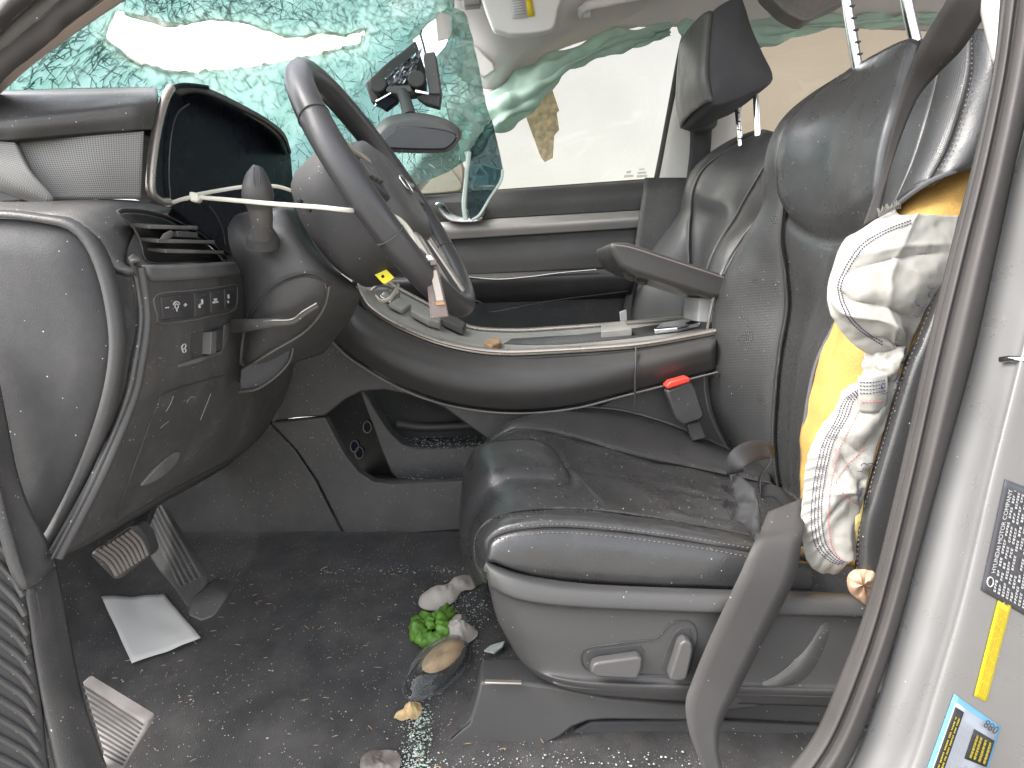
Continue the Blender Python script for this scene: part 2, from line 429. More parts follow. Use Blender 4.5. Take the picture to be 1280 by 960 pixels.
def patch(name, G, m, parent=None, thick=0.006, puff=0, dip=0, amp=0, scale=12, seed=0, disp=None):
    G = G.copy(); nv, nu = G.shape[:2]
    v = np.linspace(0, 1, nv)[:, None] * np.ones((1, nu)); u = np.linspace(0, 1, nu)[None] * np.ones((nv, 1))
    N = gnormal(G)
    H = np.zeros((nv, nu))
    if puff: H += puff * (1 - np.abs(2 * v - 1) ** 2.2)
    if dip: H -= dip * (np.exp(-(v / .06) ** 2) + np.exp(-((1 - v) / .06) ** 2))
    if disp: H += disp(u, v)
    G = G + N * H[..., None]
    if amp: G = wrinkle(G, amp, scale, seed)
    return gridmesh(name, G, m, parent, thick)

def slab(name, outline, depth, m, parent=None, bevel=0.002, smooth_n=0, direction=(0, 1, 0), bsegs=2):
    """closed outline (3D points) pushed back by depth along direction"""
    o = outline if isinstance(outline, np.ndarray) else C(outline)
    if smooth_n: o = catmull(o, smooth_n, closed=True)
    d = np.array(direction, float); d /= np.linalg.norm(d)
    n = len(o); V = np.vstack([o, o + d * depth])
    nn = np.zeros(3)
    for i in range(n): nn += np.cross(o[i], o[(i + 1) % n])
    front = list(range(n)); back = list(range(n, 2 * n))[::-1]
    F = [front, back] + [(i, n + i, n + (i + 1) % n, (i + 1) % n) for i in range(n)]
    if np.dot(nn, d) > 0: F = [f[::-1] for f in F]
    return mesh(name, V, F, m, parent, bevel=bevel, bsegs=bsegs, smooth=True)

def tube(name, pts, r, m, parent=None, seg=10, n=None, closed=False, squash=None, smooth_path=True):
    p = np.asarray(pts, float) if isinstance(pts, np.ndarray) else C(pts)
    k = n or max(8, len(p) * 6)
    if smooth_path: p = catmull(p, k, closed)
    k = len(p)
    rr = np.interp(np.linspace(0, 1, k), np.linspace(0, 1, len(r)), r) if isinstance(r, (list, tuple)) else np.full(k, r)
    t = np.gradient(p, axis=0)
    if closed: t = np.roll(p, -1, 0) - np.roll(p, 1, 0)
    t /= np.linalg.norm(t, axis=1, keepdims=True) + 1e-9
    ref = np.array([0, 1.0, 0]) if abs(t[0][1]) < .8 else np.array([1.0, 0, 0])
    a = np.cross(t[0], ref); a /= np.linalg.norm(a)
    rows = []
    for i in range(k):
        a = a - t[i] * np.dot(a, t[i]); a /= np.linalg.norm(a)
        b = np.cross(t[i], a)
        ang = np.linspace(0, 2 * np.pi, seg, endpoint=False)
        sq = squash or 1.0
        rows.append(p[i] + rr[i] * (np.cos(ang)[:, None] * a + sq * np.sin(ang)[:, None] * b))
    V = np.vstack(rows); F = []
    for j in range(k if closed else k - 1):
        for i in range(seg):
            j2 = (j + 1) % k
            F.append((j * seg + i, j * seg + (i + 1) % seg, j2 * seg + (i + 1) % seg, j2 * seg + i))
    if not closed:
        F.append(tuple(range(seg))[::-1]); F.append(tuple((k - 1) * seg + i for i in range(seg)))
    return mesh(name, V, F, m, parent, smooth=True, flat_angle=60)

def roughen(o, amp, scale):
    me = o.data; me.update()
    ns = [v.normal.copy() for v in me.vertices]
    for v, n in zip(me.vertices, ns): v.co += n * amp * noise.fractal((v.co + o.location) * scale, 1, 2, 4)
    return o

def box(name, c, size, m, parent=None, rot=None, bevel=0.003):
    s = np.array(size) / 2
    V = np.array([[x, y, z] for x in (-1, 1) for y in (-1, 1) for z in (-1, 1)], float) * s
    if rot is not None: V = V @ np.array(rot).T
    V += np.array(c)
    F = [(0, 1, 3, 2), (4, 6, 7, 5), (0, 4, 5, 1), (2, 3, 7, 6), (0, 2, 6, 4), (1, 5, 7, 3)]
    return mesh(name, V, F, m, parent, bevel=bevel, smooth=True)

def bar(name, a, b, w, h, m, parent=None, bevel=0.001, up=(0, 0, 1)):
    a, b = np.array(a, float), np.array(b, float)
    x = b - a; L = np.linalg.norm(x); x /= L
    y = np.cross(np.array(up, float), x); y /= np.linalg.norm(y); z = np.cross(x, y)
    return box(name, (a + b) / 2, (L, w, h), m, parent, np.stack([x, y, z], 1), bevel)

def ribbon(name, left, right, m, parent=None, n=50, per=4, thick=0.0012, amp=0, scale=20, seed=0, bend=0):
    a = left if isinstance(left, np.ndarray) else C(left); b = right if isinstance(right, np.ndarray) else C(right)
    G = surf([catmull(a, n), catmull(b, n)], n, per)
    if amp: G = wrinkle(G, amp, scale, seed)
    return gridmesh(name, G, m, parent, thick)

def bvh(*objs):
    V, F, k = [], [], 0
    for o in objs:
        v, f = GEO[o.name]; V += [Vector(x) for x in v]; F += [[int(i) + k for i in q] for q in f]; k += len(v)
    return BVHTree.FromPolygons(V, F)
def hit(T, px, py, off=0.001, default=None):
    d = Vector(ray(px, py)).normalized()
    loc, nor, idx, dist = T.ray_cast(Vector(ORG), d)
    if loc is None:
        return None
    if nor.dot(d) > 0: nor = -nor
    return np.array(loc + nor * off)
def hits(T, pts, off=0.001, n=None, closed=False):
    q = np.array(pts, float)
    if n: q = catmull(q, n, closed)
    out = [hit(T, x, y, off) for x, y in q]
    return np.array([o for o in out if o is not None])
def decal(name, quad, T, m, parent, off=0.0015, nu=10, nv=10, thick=0.0008):
    q = np.array(quad, float); G = np.zeros((nv, nu, 3)); last = None
    for j in range(nv):
        for i in range(nu):
            u, v = i / (nu - 1), j / (nv - 1)
            x = (q[0] * (1 - u) + q[1] * u) * (1 - v) + (q[3] * (1 - u) + q[2] * u) * v
            h = hit(T, x[0], x[1], off)
            if h is None: h = last
            G[j, i] = h; last = h
    return gridmesh(name, G, m, parent, thick)

def stitches(name, pts, m, parent, step=0.0065, length=0.004, r=0.0007, lift=0.0):
    pts = np.asarray(pts)
    s = np.r_[0, np.cumsum(np.linalg.norm(np.diff(pts, axis=0), axis=1))]
    n = max(2, int(s[-1] / step)); V, F = [], []
    f = lambda w: np.array([np.interp(w, s, pts[:, k]) for k in range(3)])
    for i in range(n):
        a = f(i * step); b = f(i * step + length)
        t = b - a; L = np.linalg.norm(t)
        if L < 1e-6: continue
        t /= L; x = np.cross(t, (0, 1, .3)); x /= np.linalg.norm(x) + 1e-9; y = np.cross(t, x); k = len(V)
        mid = (a + b) / 2
        ring = [mid + x * r, mid + y * r, mid - x * r, mid - y * r]
        V += [a] + ring + [b]
        for q in range(4):
            F += [(k, k + 1 + (q + 1) % 4, k + 1 + q), (k + 5, k + 1 + q, k + 1 + (q + 1) % 4)]
    return mesh(name, V, F, m, parent)

def crumbs(name, pts, m, smin, smax, parent=None, flat=0.6, seed=1):
    rng = np.random.RandomState(seed); V, F = [], []
    for p in pts:
        s = smin + (smax - smin) * rng.rand() ** 2.5
        a = rng.rand() * 6.28; k = len(V); n = rng.randint(3, 6)
        h = s * flat
        for i in range(n):
            t = a + 6.283 * i / n; rr = s * (.6 + .5 * rng.rand())
            V.append(p + np.array([rr * math.cos(t), rr * math.sin(t), -.2 * h]))
        V.append(p + np.array([0.3 * s * (rng.rand() - .5), .3 * s * (rng.rand() - .5), h]))
        for i in range(n): F.append((k + i, k + (i + 1) % n, k + n))
        F.append(tuple(k + i for i in range(n))[::-1])
    return mesh(name, V, F, m, parent, smooth=False)

def text(name, string, origin, xdir, ydir, size, m, parent, thick=0.0003):
    cu = bpy.data.curves.new(name, 'FONT'); cu.body = string; cu.size = 1.0; cu.extrude = 0.0
    to = bpy.data.objects.new(name, cu); COL.objects.link(to)
    dg = bpy.context.evaluated_depsgraph_get(); dg.update()
    me = bpy.data.meshes.new_from_object(to.evaluated_get(dg))
    V = np.array([v.co[:] for v in me.vertices]); F = [tuple(p.vertices) for p in me.polygons]
    bpy.data.objects.remove(to); bpy.data.curves.remove(cu); bpy.data.meshes.remove(me)
    if not len(V): return None
    x = np.array(xdir, float); x /= np.linalg.norm(x); y = np.array(ydir, float); y /= np.linalg.norm(y)
    W = np.array(origin) + size * (V[:, :1] * x + V[:, 1:2] * y)
    return mesh(name, W, F, m, parent, smooth=False)

def inside(p, poly):
    x, y = p; r = False; n = len(poly)
    for i in range(n):
        x1, y1 = poly[i]; x2, y2 = poly[(i + 1) % n]
        if (y1 > y) != (y2 > y) and x < (x2 - x1) * (y - y1) / (y2 - y1) + x1: r = not r
    return r
def polydist(p, poly):
    p = np.array(p); a = np.array(poly, float); b = np.roll(a, -1, 0)
    d = b - a; t = np.clip(((p - a) * d).sum(1) / ((d * d).sum(1) + 1e-9), 0, 1)
    return np.linalg.norm(a + d * t[:, None] - p, axis=1).min()

FLOOR_Z = P(450, 712, 1.25)[2]
_fa, _fb = P(600, 948, .87)[2], P(450, 712, 1.25)[2]
FB = (_fb - _fa) / (1.25 - .87)           # the footwell rises a little towards the tunnel
def floor_plane(y): return _fb + FB * (min(y, 1.25) - 1.25)
def PF(px, py, h=0.0):
    d = ray(px, py); t = (_fb - FB * 1.25 + h - EYE) / (d[2] - FB * d[1]); return ORG + d * t

# ================================================================== THE SETTING: floor and roof lining
def floor_height(x, y):
    z = floor_plane(y)
    if x < -0.72: z += (-0.72 - x) * 1.1
    if y > 1.25:
        zt = P(432, 669, 1.38)[2]
        t = min(1, (y - 1.25) / .13); z = z + (zt - FLOOR_Z) * t ** 1.4 if y < 1.66 else z
    return z
xs = np.linspace(-0.98, 1.3, 150); ys = np.r_[np.linspace(0.60, 1.25, 50), np.linspace(1.262, 1.42, 16)]
G = np.array([[[x, y, floor_height(x, y) + 0.0035 * noise.fractal(Vector((x * 9, y * 9, 0)), 1, 2, 4)] for x in xs] for y in ys])
floor = gridmesh('floor', G, 'carpet', thick=0.01)
floor['kind'] = 'structure'
G = np.array([[[x, y, FLOOR_Z + 0.003 * noise.noise(Vector((x * 9, y * 9, 3)))] for x in np.linspace(-0.98, 1.3, 60)] for y in np.linspace(1.60, 2.26, 24)])
pf = gridmesh('floor', G, 'carpet', thick=0.01); pf['kind'] = 'structure'

gd = gridmesh('ground', np.array([[[x, y, FLOOR_Z - .48 + .01 * noise.noise(Vector((x, y, 0)))] for x in np.linspace(-40, 40, 60)] for y in np.linspace(-40, 40, 60)]), 'gravel', thick=0)  # unseen ground, added to bounce daylight up to the headliner
gd['kind'] = 'structure'
# headliner: roof skin with a rolled edge along the passenger side
RZ = P(760, 18, 2.16)[2]
rows = []
for y, dz in ((0.70, -0.06), (0.80, 0.03), (1.0, 0.085), (1.5, 0.11), (1.9, 0.09), (2.04, 0.06), (2.12, 0.02), (2.17, -0.02)):
    rows.append(np.array([[x, y, RZ + dz - (0.10 * max(0, -x) ** 1.3) - 0.04 * max(0, x - .9) - (0.13 * max(0, -x - .02) if y > 2.0 else 0)] for x in np.linspace(-0.22, 1.9, 40)]))
hl = gridmesh('headliner', surf(rows, 60, 6), 'headliner', thick=0.02, flip=False)
# make sure the cloth side faces down
hl['kind'] = 'structure'

# ================================================================== CAR BODY
body = thing('car_body', 'silver car body around the open driver doorway, with pillars, seals and pale lining', 'car body')
# driver side B-pillar: rubber seal and painted frame
s0 = C([(1252, -30), (1250, 0), (1242, 82), (1216, 203), (1188, 310), (1155, 450), (1122, 602), (1085, 750), (1050, 845), (1017, 919), (975, 975)], .742)
s1 = C([(1270, -30), (1265, 10), (1253, 95), (1230, 207), (1204, 313), (1171, 450), (1137, 603), (1098, 760), (1064, 860), (1033, 930), (995, 985)], .724)
s1b = C([(1276, -30), (1271, 10), (1259, 95), (1236, 207), (1210, 313), (1177, 450), (1143, 603), (1104, 760), (1070, 860), (1039, 930), (1001, 985)], .7275)
s2 = C([(1298, -30), (1290, 10), (1276, 100), (1253, 210), (1229, 314), (1198, 450), (1160, 603), (1117, 765), (1083, 865), (1054, 935), (1020, 992)], .714)
s3 = C([(1312, -30), (1307, 12), (1292, 105), (1268, 212), (1246, 315), (1216, 450), (1173, 603), (1127, 770), (1095, 870), (1068, 940), (1035, 1000)], .735)
loft('door_seal', [s0, s1, s1b, s2, s3], 'rubber', body, nu=70, per=6, thick=0.01)
k0 = C([(1310, -30), (1303, 40), (1287, 130), (1264, 217), (1243, 316), (1214, 450), (1171, 605), (1120, 800), (1088, 900), (1064, 955), (1030, 1010)], .738)
k1 = C([(1340, -30), (1332, 40), (1312, 130), (1290, 216), (1272, 330), (1243, 460), (1210, 610), (1165, 790), (1130, 895), (1104, 955), (1070, 1010)], .712)
k2 = C([(1375, -30), (1360, 40), (1340, 130), (1318, 216), (1296, 340), (1262, 480), (1232, 600), (1196, 750), (1160, 870), (1132, 955), (1100, 1010)], .690)
k3 = C([(1400, -30), (1388, 40), (1366, 130), (1340, 225), (1312, 350), (1279, 490), (1252, 600), (1219, 750), (1186, 870), (1160, 960), (1130, 1015)], .680)
k4 = C([(1490, -30), (1476, 40), (1455, 130), (1430, 225), (1400, 350), (1370, 490), (1340, 620), (1312, 750), (1280, 880), (1250, 975), (1220, 1030)], .702)
k5 = C([(1530, -30), (1516, 40), (1496, 130), (1470, 225), (1440, 350), (1410, 490), (1385, 620), (1352, 750), (1318, 890), (1285, 985), (1250, 1040)], .706)
k6 = C([(1600, -30), (1590, 40), (1570, 130), (1550, 225), (1520, 350), (1490, 490), (1460, 620), (1425, 750), (1385, 900), (1350, 1000), (1310, 1060)], .69)
bp_obj = loft('pillar', [k0, k1, k2, k3, k4, k5, k6], 'silver', body, nu=70, per=8, thick=0.012)
bp_obj['label'] = 'silver painted door pillar with creases'
TBP = bvh(bp_obj)
# pale inner pillar trim and belt slot at the top
loft('pillar_trim', [[(1215, -30, .80), (1228, 30, .80), (1240, 80, .80)], [(1240, -30, .765), (1246, 20, .76), (1246, 88, .76)], [(1258, -30, .75), (1254, 40, .75), (1248, 95, .752)]], 'pillar', body, nu=12, thick=0.004)
# small latch pin on the painted frame
tube('latch_pin', hits(TBP, [(1255, 450), (1268, 449), (1285, 450)], .003), .0035, 'chrome', body, n=8)
# A-pillar on the driver side
a0 = C([(-90, 200), (-40, 152), (0, 118), (40, 82), (100, 38), (170, -8), (260, -60)], .88)
a1 = C([(-90, 186), (-40, 140), (0, 105), (35, 70), (92, 28), (142, -8), (230, -66)], .85)
a2 = C([(-90, 150), (-40, 100), (0, 66), (35, 36), (82, -4), (120, -35), (190, -90)], .775)
a3 = C([(-90, 138), (-40, 90), (0, 56), (35, 25), (72, -8), (110, -40), (180, -95)], .79)
a4 = C([(-90, 100), (-40, 55), (0, 20), (20, 0), (50, -25), (90, -60), (150, -110)], .745)
a5 = C([(-90, 50), (-40, 5), (0, -30), (20, -50), (50, -75), (90, -100), (150, -150)], .76)
loft('pillar_edge', [a0, a1], 'beige', body, nu=40, per=4, thick=0.008)
loft('windshield_pillar', [a1, C([(-90, 165), (-40, 118), (0, 84), (35, 52), (88, 12), (132, -22), (210, -80)], .80), a2], 'plastic', body, nu=40, per=6, thick=0.02, amp=0.0015, scale=30)
loft('pillar_seal', [a2, a3, a4, a5], 'rubber', body, nu=40, per=6, thick=0.02, amp=0.002, scale=40)
# lower door seal strip and sill trim at the front of the doorway
z0 = C([(-14, 430), (-2, 470), (8, 520), (22, 590), (40, 640), (63, 683), (71, 705)], .705)
z1 = C([(-30, 450), (-16, 500), (-8, 550), (6, 620), (24, 680), (44, 715), (52, 725)], .672)
z2 = C([(-50, 470), (-34, 530), (-20, 570), (-4, 600), (7, 640), (20, 687), (33, 737)], .655)
loft('kick_panel', [z0, z1, z2], 'plastic', body, nu=30, per=6, thick=0.01)
q0 = C([(71, 705), (79, 745), (87, 790), (103, 867), (127, 940), (148, 990)], .715)
q1 = C([(52, 724), (60, 765), (68, 810), (80, 870), (100, 940), (118, 990)], .680)
q2 = C([(33, 738), (39, 770), (44, 807), (56, 873), (74, 950), (86, 990)], .660)
q3 = C([(30, 742), (35, 772), (39, 808), (50, 873), (66, 950), (78, 992)], .668)
loft('sill_trim', [q0, q1, q2, q3], 'plastic', body, nu=30, per=6, thick=0.01)
w0 = C([(-60, 480), (-40, 560), (-12, 620), (6, 650), (20, 700), (32, 742), (39, 808), (50, 873), (58, 950), (66, 992)], .662)
w1 = C([(-150, 480), (-120, 560), (-90, 620), (-80, 690), (-70, 760), (-60, 830), (-50, 900), (-45, 960), (-40, 1000), (-40, 1030)], .63)
wob = loft('scuff_plate', [w0, w1], 'plastic_dark', body, nu=40, per=10, thick=0.01)
TW = bvh(wob)
for i in range(15):
    y0 = 640 + i * 24
    pts = hits(TW, [(-38, y0 - 26), (-20, y0 - 19), (-2, y0 - 8), (12 + i * 1.8, y0 + 12), (22 + i * 2.4, y0 + 32)], .001, 10)
    if len(pts) > 3: tube('rib', pts, .0035, 'plastic', wob, seg=6, n=10)
# firewall under the dashboard
gridmesh('firewall', np.array([[[-0.97, y, z] for y in np.linspace(.70, 2.26, 8)] for z in np.linspace(FLOOR_Z, EYE + .2, 8)]), 'plastic_dark', body, thick=0.02)
# passenger side: front pillar, B-pillar, roof rail, rear quarter panel
loft('windshield_pillar', [[(600, 60, 2.24), (560, 105, 2.24), (520, 160, 2.24), (480, 220, 2.24)], [(640, 92, 2.18), (600, 130, 2.16), (545, 180, 2.16), (500, 240, 2.16)], [(672, 92, 2.24), (628, 140, 2.24), (570, 190, 2.24), (525, 240, 2.24)]], 'pillar', body, nu=16, thick=0.02)
loft('pillar', [[(862, 40, 2.27), (840, 130, 2.27), (822, 224, 2.27), (800, 330, 2.27), (785, 430, 2.27)],
                [(872, 40, 2.20), (850, 130, 2.20), (832, 224, 2.20), (808, 330, 2.20), (792, 430, 2.20)],
                [(925, 40, 2.18), (912, 130, 2.18), (898, 224, 2.18), (885, 330, 2.18), (870, 430, 2.18)],
                [(940, 40, 2.22), (928, 130, 2.22), (912, 224, 2.22), (905, 330, 2.22), (900, 430, 2.22)]], 'pillar', body, nu=16, thick=0.01)
loft('pillar_lower_trim', [[(806, 222, 2.19), (800, 262, 2.17), (790, 330, 2.17), (770, 430, 2.17)], [(860, 222, 2.165), (860, 262, 2.15), (850, 330, 2.15), (840, 430, 2.15)], [(930, 222, 2.17), (930, 262, 2.16), (920, 330, 2.16), (910, 430, 2.16)]], 'plastic', body, nu=14, thick=0.01)
gridmesh('quarter_panel', np.array([[[x, 2.215, z] for x in np.linspace(0.62, 2.2, 8)] for z in np.linspace(FLOOR_Z, P(950, 185, 2.2)[2], 8)]), 'plastic_dark', body, thick=0.02)
gridmesh('rear_panel', np.array([[[2.0, y, z] for y in np.linspace(.70, 2.22, 8)] for z in np.linspace(FLOOR_Z, EYE + .22, 8)]), 'plastic_dark', body, thick=0.02)
# roof side rail between headliner and window
loft('roof_rail', [[(560, 85, 2.19), (612, 122, 2.19), (640, 98, 2.19), (700, 62, 2.19), (780, 38, 2.19), (860, 22, 2.19), (1000, 4, 2.19), (1200, -10, 2.19)],
                   [(575, 40, 2.10), (620, 80, 2.10), (650, 62, 2.10), (710, 30, 2.10), (790, 8, 2.10), (870, -8, 2.10), (1000, -22, 2.10), (1200, -35, 2.10)],
                   [(560, 0, 2.02), (612, 10, 2.02), (660, 5, 2.02), (720, -20, 2.02), (790, -40, 2.02), (870, -50, 2.02), (1000, -60, 2.02), (1200, -70, 2.02)]],
     'headliner', body, nu=50, thick=0.015)
# roof skin above the lining keeps the daylight out
gridmesh('roof', np.array([[[x, y, RZ + 0.16 - 0.10 * max(0, -x)] for x in np.linspace(-0.24, 2.1, 8)] for y in np.linspace(.68, 2.28, 8)]), 'silver', body, thick=0.012)

# ---------------- stickers on the pillar
def label_frame(quad, T, off):
    c = [hit(T, *q, off) for q in quad]; return c
bl = decal('sticker', [(1256, 599), (1316, 622), (1290, 775), (1226, 738)], TBP, 'label_black', None, .0012, 14, 14)
tag(bl, 'black certification sticker with rows of small white print on silver pillar', 'sticker')
def on_label(q, u, v):
    q = np.array(q, float); return (q[0] * (1 - u) + q[1] * u) * (1 - v) + (q[3] * (1 - u) + q[2] * u) * v
BQ = [(1256, 599), (1316, 622), (1290, 775), (1226, 738)]
# the writing runs up the sticker: long text lines along v, rows along u
def runs(parent, Q, rows, m, rng, h=0.6, lo=.06, hi=.95, off=.0026):
    k = 0
    for r in rows:
        u, dens = r
        v = hi
        while v > lo:
            L = rng.uniform(.05, .16); v2 = max(lo, v - L)
            if rng.rand() < dens:
                w = .022
                # a word made of letter sized strokes
                n = max(2, int((v - v2) / .024))
                V, F = [], []
                for i in range(n):
                    va = v - (v - v2) * i / n; vb = va - (v - v2) / n * .68
                    for (ua, ub, vc, vd) in ((u - w, u + w, va, va - (va - vb) * .32), (u - w, u - w * .35, va, vb), (u + w * rng.uniform(-.2, .4), u + w, va, vb) if rng.rand() < .6 else (u - w * .2, u + w * .3, va, vb)):
                        ks = len(V)
                        for (x, y) in ((ua, vc), (ub, vc), (ub, vd), (ua, vd)):
                            q = on_label(Q, x, y); p = hit(TBP, q[0], q[1], off)
                            V.append(p)
                        F.append((ks, ks + 1, ks + 2, ks + 3))
                if all(p is not None for p in V): mesh('print', V, F, m, parent, smooth=False)
            v = v2 - .03
rng = np.random.RandomState(3)
runs(bl, BQ, [(.20, .95), (.28, .9), (.36, .85), (.44, .95), (.52, .8), (.60, .95), (.68, .85), (.76, .9), (.84, .9), (.92, .9)], 'white_print', rng)
def text_on(parent, string, Q, u, v0, v1, m, T, scale=1.0, off=.0028):
    """text line from v0 to v1 (running along v) at column u"""
    a = hit(T, *on_label(Q, u, v0), off); b = hit(T, *on_label(Q, u, v1), off)
    c = hit(T, *on_label(Q, u - .05, (v0 + v1) / 2), off); d = hit(T, *on_label(Q, u + .05, (v0 + v1) / 2), off)
    x = b - a; y = c - d; x /= np.linalg.norm(x); y -= x * np.dot(x, y)
    o = text('print', string, a, x, y, 1.0, m, parent)
    w = max(v.co.x for v in o.data.vertices) if False else None
    return o, a, b
def fit_text(parent, string, a, b, up, m, hscale=1.0):
    """text stretched so that it runs from a to b"""
    x = b - a; L = np.linalg.norm(x); x /= L
    y = up - x * np.dot(up, x); y /= np.linalg.norm(y)
    o = text('print', string, a, x, y, 1.0, m, parent)
    V, F = GEO[o.name]
    ext = (np.asarray(V) - a) @ x
    s = L / max(1e-6, ext.max())
    W = a + (np.asarray(V) - a) * s
    if hscale != 1.0:
        h = (W - a) @ y; W = W + np.outer(h * (hscale - 1), y)
    c = (W.min(0) + W.max(0)) / 2
    for i, v in enumerate(o.data.vertices): v.co = Vector(W[i] - c)
    o.location = c; GEO[o.name] = (W, F)
    return o
a = hit(TBP, *on_label(BQ, .14, .80), .003); b = hit(TBP, *on_label(BQ, .14, .06), .003)
up = hit(TBP, *on_label(BQ, .02, .5), .003) - hit(TBP, *on_label(BQ, .2, .5), .003)
fit_text(bl, 'HYUNDAI MOTOR COMPANY', a, b, up, 'white_print', 1.1)
oc = [hit(TBP, *(on_label(BQ, .10 + .055 * math.cos(t), .89 + .04 * math.sin(t))), .0022) for t in np.linspace(0, 6.283, 20, endpoint=False)]
tube('emblem', np.array(oc), .0006, 'white_print', bl, seg=5, n=24, closed=True)
YQ = [(1247, 749), (1263, 757), (1232, 877), (1217, 869)]
yl = decal('sticker', YQ, TBP, 'yellow_print', None, .0012, 6, 14)
tag(yl, 'narrow yellow strip sticker between black and blue stickers', 'sticker')
def small_runs(parent, Q, us, m, seed, w=.06, off=.0022, lo=.08, hi=.95):
    rng = np.random.RandomState(seed)
    for u in us:
        V, F = [], []; v = hi
        while v > lo:
            n = rng.randint(3, 8)
            for i in range(n):
                L = .012
                ks = len(V)
                for (x, y) in ((u - w, v), (u + w * rng.uniform(.3, 1), v), (u + w * rng.uniform(.3, 1), v - L), (u - w, v - L)):
                    q = on_label(Q, x, y); V.append(hit(TBP, q[0], q[1], off))
                F.append((ks, ks + 1, ks + 2, ks + 3)); v -= .02
                if v < lo: break
            v -= .02
        if all(p is not None for p in V): mesh('print', V, F, m, parent, smooth=False)
brown = mat('amber print', (0.42, 0.30, 0.02), 0.5)
M['amber_print'] = brown
small_runs(yl, YQ, (.3, .5, .72), 'amber_print', 5, w=.05)
UQ = [(1192, 867), (1250, 908), (1222, 1000), (1150, 985)]
ul = decal('sticker', UQ, TBP, 'blue_print', None, .0012, 10, 10)
tag(ul, 'blue bordered tyre pressure sticker with black and yellow boxes at pillar foot', 'sticker')
def sub_decal(parent, name, Q, u0, v0, u1, v1, m, off):
    q = [on_label(Q, u0, v0), on_label(Q, u1, v0), on_label(Q, u1, v1), on_label(Q, u0, v1)]
    return decal(name, q, TBP, m, parent, off, 5, 5)
M['pale_print'] = mat('pale blue print', (0.34, 0.37, 0.42), 0.5)
sub_decal(ul, 'panel', UQ, .06, .06, .93, .97, 'pale_print', .0022)
sub_decal(ul, 'band', UQ, .07, .10, .24, .96, 'black_print', .0032)
sub_decal(ul, 'box', UQ, .52, .20, .93, .55, 'black_print', .0032)
q = [on_label(UQ, *p) for p in ((.08, .12), (.22, .12), (.22, .95), (.08, .95))]
small_runs(ul, q, (.3, .72), 'yellow_print', 8, w=.12, off=.0042)
q = [on_label(UQ, *p) for p in ((.54, .22), (.91, .22), (.91, .53), (.54, .53))]
small_runs(ul, q, (.15, .35, .6, .85), 'yellow_print', 9, w=.07, off=.0042)
q = [on_label(UQ, *p) for p in ((.27, .12), (.50, .12), (.50, .95), (.27, .95))]
small_runs(ul, q, (.15, .4, .65, .9), 'grey_print', 10, w=.06, off=.0042)
q = [on_label(UQ, *p) for p in ((.54, .60), (.92, .60), (.92, .95), (.54, .95))]
small_runs(ul, q, (.15, .4, .65, .9), 'grey_print', 11, w=.06, off=.0042)
a = hit(TBP, *on_label(UQ, .93, .02), .0045); b = hit(TBP, *on_label(UQ, .66, .02), .0045)
up = hit(TBP, *on_label(UQ, .8, .12), .0045) - hit(TBP, *on_label(UQ, .8, .01), .0045)
fit_text(ul, '088', a, b, up, 'black_print', .8)

# ================================================================== PASSENGER DOOR
pd = thing('passenger_door', 'charcoal passenger door panel with satin trim band and inside handle', 'car door')
def hc(y_left, y_right, Y, x0=440, x1=824, sag=0):
    return C([(x0 + (x1 - x0) * t, y_left + (y_right - y_left) * t + sag * math.sin(math.pi * t), Y) for t in np.linspace(0, 1, 6)])
loft('upper_panel', [hc(250, 223, 2.235), hc(254, 227, 2.20), hc(268, 240, 2.185), hc(284, 262, 2.19)], 'plastic_clean', pd, nu=30, thick=0.01)
loft('trim_band', [hc(284, 262, 2.189, x1=815), hc(294, 272, 2.178, x1=813), hc(307, 284, 2.186, x1=808)], 'pink_metal', pd, nu=30, thick=0.008)
loft('insert_panel', [hc(302, 279, 2.205, x1=808), hc(330, 308, 2.192, x1=803), hc(352, 334, 2.195, x1=798)], 'leather_grey', pd, nu=30, thick=0.01)
loft('armrest', [hc(349, 334, 2.20, x1=798), hc(351, 337, 2.13, x1=797), hc(360, 348, 2.12, x1=795), hc(376, 364, 2.15, x1=790), hc(384, 372, 2.19, x1=788)], 'leather_grey', pd, nu=30, thick=0.01)
loft('lower_panel', [hc(382, 368, 2.195, x1=790), hc(420, 410, 2.19, x1=782), hc(520, 520, 2.20, x1=760)], 'plastic_dark', pd, nu=30, thick=0.01)
tube('chrome_strip', [(575, 345, 2.118), (620, 349, 2.118), (660, 346, 2.118), (700, 341, 2.118), (745, 337, 2.118)], .0035, 'chrome', pd, seg=8)
tube('seam', [(585, 372, 2.13), (605, 380, 2.13), (614, 390, 2.14), (690, 376, 2.14), (785, 364, 2.14)], .002, 'plastic_dark', pd, seg=6)
slab('handle_recess', [(541, 255), (556, 252), (600, 250), (607, 262), (604, 272), (590, 278), (566, 277), (552, 270)], .03, 'plastic_dark', pd, .003, 30) if False else None
hr = slab('handle_cup', np.array([P(x, y, 2.172) for x, y in ((543, 253), (558, 252), (598, 252), (607, 262), (604, 272), (590, 278), (566, 277), (552, 270))]), .012, 'plastic_dark', pd, .003, 36)
slab('handle', np.array([P(x, y, 2.160) for x, y in ((544, 254), (554, 254), (562, 263), (570, 269), (585, 272), (603, 271), (600, 276), (588, 278), (566, 277), (553, 269))]), .012, 'chrome', pd, .003, 40)
tube('window_frame', [(862, 30, 2.245), (853, 60, 2.245), (838, 140, 2.245), (821, 226, 2.24), (800, 320, 2.235), (778, 430, 2.23)], [.012, .012, .011, .011, .011, .011], 'plastic_dark', pd, seg=10)
tube('window_seal', [(440, 251, 2.235), (610, 240, 2.235), (820, 225, 2.235)], .006, 'plastic_dark', pd, seg=8)
wg = slab('window_pane', C([(470, 255), (822, 232), (870, 20), (760, 10), (640, 60), (560, 130)], 2.262), .004, 'window', pd, 0.0)
